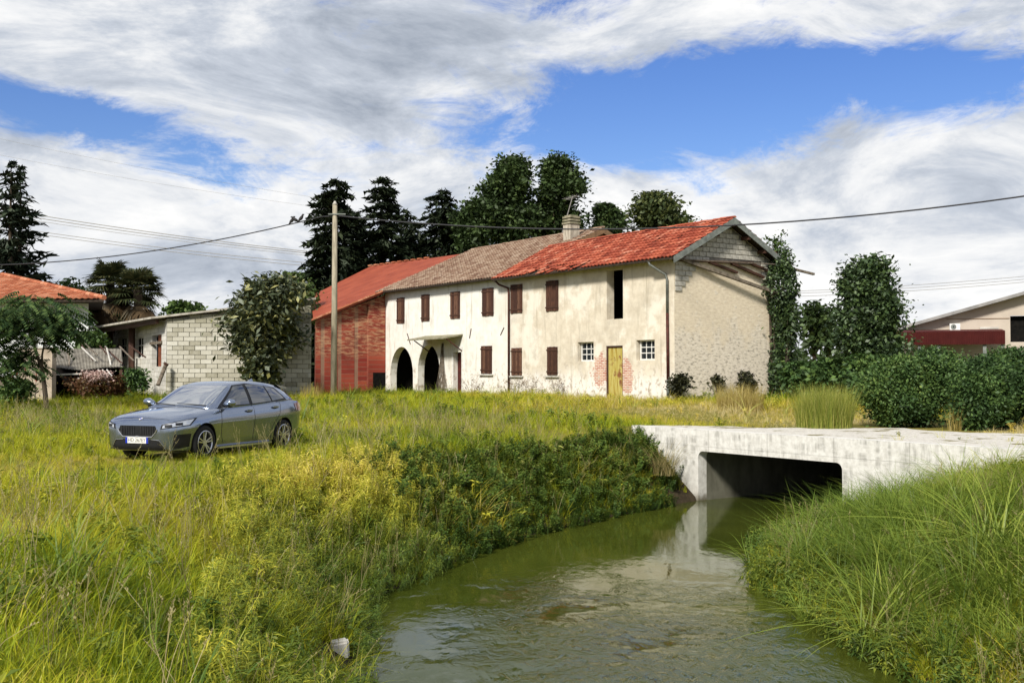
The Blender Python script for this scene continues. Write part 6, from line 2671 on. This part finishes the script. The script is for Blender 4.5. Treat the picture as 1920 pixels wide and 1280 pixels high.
def free(X, Y, dmin=0.02):
    d, lf = stream_d(X, Y)
    ok = d > dmin
    ok &= ~in_rect(X, Y, HO, AX, AY, XL - 15, 0.05, -0.02, 14)
    ok &= ~in_rect(X, Y, HO + AX * XL, AX, AY, -14, 0.0, -4.4, 3)
    ok &= ~((X > SO.x) & (X < SO.x + SWID) & (Y > SY - 0.05))
    ok &= ~in_rect(X, Y, CARP, hd, -rightv, -2.15, 2.2, -0.86, 0.86)
    u_, v_ = bridge_uv(X, Y)
    edge = 4.7 - np.maximum(0, 5.2 - u_) * 0.85
    ok &= ~((u_ > -1.2) & (v_ > -0.08) & (v_ < 0.42) & (u_ < 23))
    ok &= ~((np.abs(X - at(641, 1180, 12.1).x + 0.0 - 0.05) < 0.28) & (Y > 10.9) & (Y < 12.25))
    road = (u_ > 0) & (v_ > 0) & (v_ < edge) & (u_ < 22)
    ok &= ~(road & (rng.random(X.shape) > 0.03))
    ok &= ~((u_ > 2.3) & (u_ < 7.2) & (v_ > -1.2) & (v_ < 0.5))
    return ok, d, lf, u_, v_


def sample(n, y0, y1, mx=1.12, extra=2.5):
    """random ground points inside (a little more than) the field of view"""
    Y = np.sqrt(rng.random(n) * (y1 * y1 - y0 * y0) + y0 * y0)
    X = (rng.random(n) * 2 - 1) * (0.48 * Y * mx + extra)
    return X, Y


def patchy(X, Y, s, ph=0.0):
    return 0.5 + 0.25 * (np.sin(X * s + ph + 1.7 * np.sin(Y * s * 0.7 + ph)) + np.sin(Y * s * 1.3 - ph + 1.3 * np.sin(X * s * 0.9)))


def tint_of(X, Y, u_, v_):
    """0 lush green .. 1 dry straw"""
    t_ = 0.37 + 0.20 * (patchy(X, Y, 0.55) - 0.5) * 2
    t_ += 0.10 * (patchy(X, Y, 1.6, 2.0) - 0.5) * 2
    # the worn track past the bridge towards the yellow door is dry
    dr = np.exp(-((v_ - 5.2) / 2.6) ** 2) * smooth(-10, -3, u_)
    t_ += 0.52 * dr
    hu = (X - HO.x) * AX.x + (Y - HO.y) * AX.y
    hv = (X - HO.x) * AY.x + (Y - HO.y) * AY.y
    t_ += 0.40 * np.exp(-((hv + 3.0) / 3.5) ** 2) * smooth(-13, -8, hu)
    t_ += 0.16 * np.exp(-(((X + 9) / 4.0) ** 2 + ((Y - 19) / 5.0) ** 2))
    return t_


def rots(n, tilt=0.18):
    return np.stack([rng.normal(size=n) * tilt, rng.normal(size=n) * tilt, rng.random(n) * 6.283], 1)


lawn_k = [blade_tuft('t', 15, 0.18, 0.40, 0.0085, 0.10, 0.25, [M_grass], 0.55, 200 + k) for k in range(4)]
lawn_k += [blade_tuft('t', 9, 0.35, 0.62, 0.010, 0.08, 0.3, [M_grass], 0.75, 210 + k) for k in range(2)]
lawn_k += [blade_tuft('t', 10, 0.45, 0.85, 0.022, 0.10, 0.25, [M_sedge], 0.8, 220, 5), leafy_weed('t', 0.34, 4, 0.13, 0.045, M_weed, 221, 0.6, 9)]
Ps, Rs, Ss, Ts, Ks = [], [], [], [], []
for (n, y0, y1, sc, sj) in ((21000, 4.6, 13.0, 0.85, 0.35), (38000, 13.0, 27.0, 0.85, 0.35), (42000, 27.0, 56.0, 1.0, 0.4)):
    X, Y = sample(n, y0, y1)
    ok, d, lf, u_, v_ = free(X, Y)
    X, Y, u_, v_, d = X[ok], Y[ok], u_[ok], v_[ok], d[ok]
    Z = ground(X, Y)
    k = len(X)
    short = np.exp(-((v_ - 4.5) / 2.2) ** 2) * smooth(-9, -3, u_)            # trodden track
    s_ = 0.72 * sc * (1 + sj * rng.normal(size=k)).clip(0.45, 1.8) * (1 - 0.62 * short)
    s_ *= 0.80 + 0.5 * patchy(X, Y, 0.8, 1.0)
    # grass left short where the car drove in
    cd = np.hypot(X - CARP.x - hd.x * 2.0, Y - CARP.y - hd.y * 2.0)
    s_ *= 0.55 + 0.45 * smooth(1.8, 5.5, cd)
    Ps.append(np.stack([X, Y, Z], 1))
    Rs.append(rots(k))
    Ss.append(s_)
    Ts.append(tint_of(X, Y, u_, v_))
    big = rng.random(k) < 0.16
    odd = rng.random(k)
    Ks.append(np.where((odd < 0.035) & (patchy(X, Y, 0.9, 6) > 0.55), 6, np.where(odd > 0.955, 7, np.where(big, 4 + (rng.random(k) * 2).astype(int), (rng.random(k) * 4).astype(int)))))
scatter('meadow_grass', 'long yellow-green meadow grass covering the ground', 'grass', np.concatenate(Ps), np.concatenate(Rs), np.concatenate(Ss), np.concatenate(Ts), np.concatenate(Ks), lawn_k)

# seed heads standing over the grass
X, Y = sample(6500, 4.8, 34.0)
ok, d, lf, u_, v_ = free(X, Y)
ok &= rng.random(len(X)) < (0.30 + 0.7 * (patchy(X, Y, 0.7, 4.0) > 0.55)) * smooth(0.0, 0.4, patchy(X, Y, 0.4, 2.2))
ok &= ~((v_ > -1.0) & (v_ < 8) & (u_ > -4))
ok &= np.hypot(X - CARP.x - hd.x * 2, Y - CARP.y - hd.y * 2) > 3.6 * rng.random(len(X)) ** 0.3
X, Y = X[ok], Y[ok]
k = len(X)
scatter('seeding_grass', 'pale straw seed heads standing above the meadow grass', 'grass', np.stack([X, Y, ground(X, Y)], 1), rots(k, 0.2), 0.75 + 0.5 * rng.random(k), rng.random(k), (rng.random(k) * 3).astype(int),
        [seed_stalk('t', 0.62, [M_straw, M_straw], 300 + i) for i in range(3)])

# left bank: leafy yellow-green weeds, brambles near the bridge
X, Y = sample(30000, 6.0, 29.0)
ok, d, lf, u_, v_ = free(X, Y, -0.22)
m_ = ok & lf & (d < 1.5 + 1.1 * smooth(13, 17, Y) - 0.5 * smooth(20, 23, Y)) & (v_ < -0.15)
X, Y, d = X[m_], Y[m_], d[m_]
br_ = smooth(18.5, 21.5, Y + 1.2 * (patchy(X, Y, 1.1) - 0.5) + (1.4 - d) * 0.9)
isbr = rng.random(len(X)) < br_
keep = isbr | (rng.random(len(X)) < 0.75)
X, Y, d, isbr = X[keep], Y[keep], d[keep], isbr[keep]
k = len(X)
tint = np.where(isbr, 0.35 + 0.3 * rng.random(k), 0.40 + 0.30 * smooth(0.4, 2.2, d) + 0.22 * np.exp(-(((X + 2.8) / 1.6) ** 2 + ((Y - 20.0) / 3.5) ** 2)))
tint = tint - 0.22 * smooth(0.9, 0.1, d)
scl = np.where(isbr, 0.5 + 0.4 * rng.random(k), (0.6 + 0.45 * rng.random(k))) * (0.75 + 0.25 * smooth(0, 1.0, d))
pick = np.where(isbr, 4 + (rng.random(k) * 2).astype(int), (rng.random(k) * 4).astype(int))
weeds = [leafy_weed('t', 0.60, 5, 0.11, 0.016, M_weed, 400 + i, 0.55, 20) for i in range(3)]
weeds += [leafy_weed('t', 0.45, 4, 0.14, 0.026, M_weed, 410, 0.8, 13)]
weeds += [leafy_weed('t', 0.60, 5, 0.085, 0.062, M_bramble, 420 + i, 0.5, 18) for i in range(2)]
scatter('bank_weeds', 'leafy yellow-green weeds and brambles hanging over the left bank', 'weeds', np.stack([X, Y, np.maximum(ground(X, Y), WATER - 0.03)], 1), rots(k, 0.3), scl, tint, pick, weeds)

# right bank: arching sedge with leafy weeds at the water's edge
X, Y = sample(16000, 7.0, 28.0, 1.25, 3.0)
ok, d, lf, u_, v_ = free(X, Y, -0.2)
m_ = ok & ~lf & (d < 6.5) & (v_ < -0.1)
X, Y, d = X[m_], Y[m_], d[m_]
k = len(X)
edge = rng.random(k) < smooth(0.9, 0.2, d) * 0.8 + 0.08 + 0.35 * (patchy(X, Y, 0.9, 3.0) > 0.66)
keep = edge | (rng.random(k) < 0.42)
X, Y, d, edge = X[keep], Y[keep], d[keep], edge[keep]
k = len(X)
pick = np.where(edge, 3 + (rng.random(k) * 2).astype(int), (rng.random(k) * 3).astype(int))
scl = np.where(edge, 0.65 + 0.45 * rng.random(k), 0.55 + 0.50 * rng.random(k)) * np.where(edge, 1, 0.75 + 0.35 * patchy(X, Y, 0.7, 5)) * (1 - 0.42 * smooth(2.0, 5.0, d) * smooth(11, 17, Y))
bigt = (~edge) & (rng.random(k) < 0.14) & (d < 3.2) & (Y < 16.0)
scl = np.where(bigt, scl * 1.12, scl)
tint = np.where(bigt, 0.62, 0) * 0.35 + np.where(edge, 0.18 + 0.2 * rng.random(k), 0.28 + 0.30 * smooth(1.0, 5.5, d) + 0.2 * (patchy(X, Y, 0.6) - 0.5))
sedge = [blade_tuft('t', 38, 0.80, 1.35, 0.016, 0.10, 0.30, [M_sedge], 1.05, 500 + i, 6) for i in range(3)]
sedge += [leafy_weed('t', 0.48, 4, 0.13, 0.030, M_weed, 520 + i, 0.7, 14) for i in range(2)]
scatter('bank_sedge', 'arching green sedge and weeds covering the right bank', 'grass', np.stack([X, Y, np.maximum(ground(X, Y), WATER - 0.03)], 1), rots(k, 0.22), scl, tint, pick, sedge)

# tall ornamental-looking clumps standing by the bridge and gable
def clump(name, label, px, pbot, Y, hpx, n, h, tint, mat, seed, lean=0.12, cur=0.28):
    b = at(px, pbot, Y)
    g = max(gz(b.x, Y), -0.9)
    o = tree(name, label, 'grass clump', (b.x, Y, g))
    src = blade_tuft('t', n, h * 0.40, h, 0.011, hpx * Y / F, lean, [mat], cur, seed, 5, 2.5)
    ob = add_obj('blades', src.data, None, o)
    return o
m_tall = leafmat('tall_pale_grass', [(0, (0.150, 0.210, 0.030)), (0.5, (0.300, 0.330, 0.048)), (1.0, (0.510, 0.465, 0.135))], 0.4)
m_tdry = leafmat('tall_dry_grass', [(0, (0.250, 0.188, 0.044)), (0.5, (0.450, 0.350, 0.100)), (1.0, (0.575, 0.475, 0.200))], 0.35)
clump('tall_grass_clump', 'tall pale green grass clump beside the laurel hedge', 1546, 786, 28.6, 50, 3600, 1.5, 0.4, m_tall, 601)
clump('dry_grass_clump', 'straw-coloured grass clump before the gable wall', 1388, 770, 37.0, 42, 1600, 1.2, 0.9, m_tdry, 602)
clump('dry_grass_clump', 'small straw clump at the end of the brick barn wall', 583, 728, 45.5, 20, 260, 1.0, 0.9, m_tdry, 603)
clump('dry_grass_clump', 'thin straw clump at the foot of the laurel hedge', 1790, 790, 28.0, 12, 60, 1.0, 0.9, m_tdry, 604)
# reeds beside the culvert mouth
clump('reed_clump', 'dry reeds leaning on the white headwall beside the culvert', 1245, 905, 27.0, 22, 200, 1.25, 0.8, leafmat('dry_reed', [(0, (0.14, 0.13, 0.03)), (0.6, (0.28, 0.22, 0.08)), (1, (0.42, 0.35, 0.18))], 0.3), 605, 0.45, 0.8)

# pale block of old concrete at the water's edge
p = at(641, 1180, 12.1)
cb = empty('concrete_lump', (p.x - 0.03, 12.2, gz(p.x - 0.03, 12.2) - 0.03))
mb = MB()
bmx = bmesh.new()
bmesh.ops.create_cube(bmx, size=1.0)
for v_ in bmx.verts:
    v_.co = Vector((v_.co.x * 0.20, v_.co.y * 0.17, v_.co.z * 0.20 + 0.08))
bmesh.ops.bevel(bmx, geom=bmx.edges[:], offset=0.02, segments=2, affect='EDGES')
for v_ in bmx.verts:
    v_.co += Vector((random.uniform(-0.008, 0.008), random.uniform(-0.008, 0.008), random.uniform(-0.008, 0.008)))
me = bpy.data.meshes.new('block_body')
bmx.to_mesh(me)
bmx.free()
o = add_obj('block_body', me, M_conc, cb)
cb.rotation_euler = (0.1, -0.12, 0.25)
tag(cb, 'pale square lump of concrete half hidden in weeds at the waterline', 'concrete block')
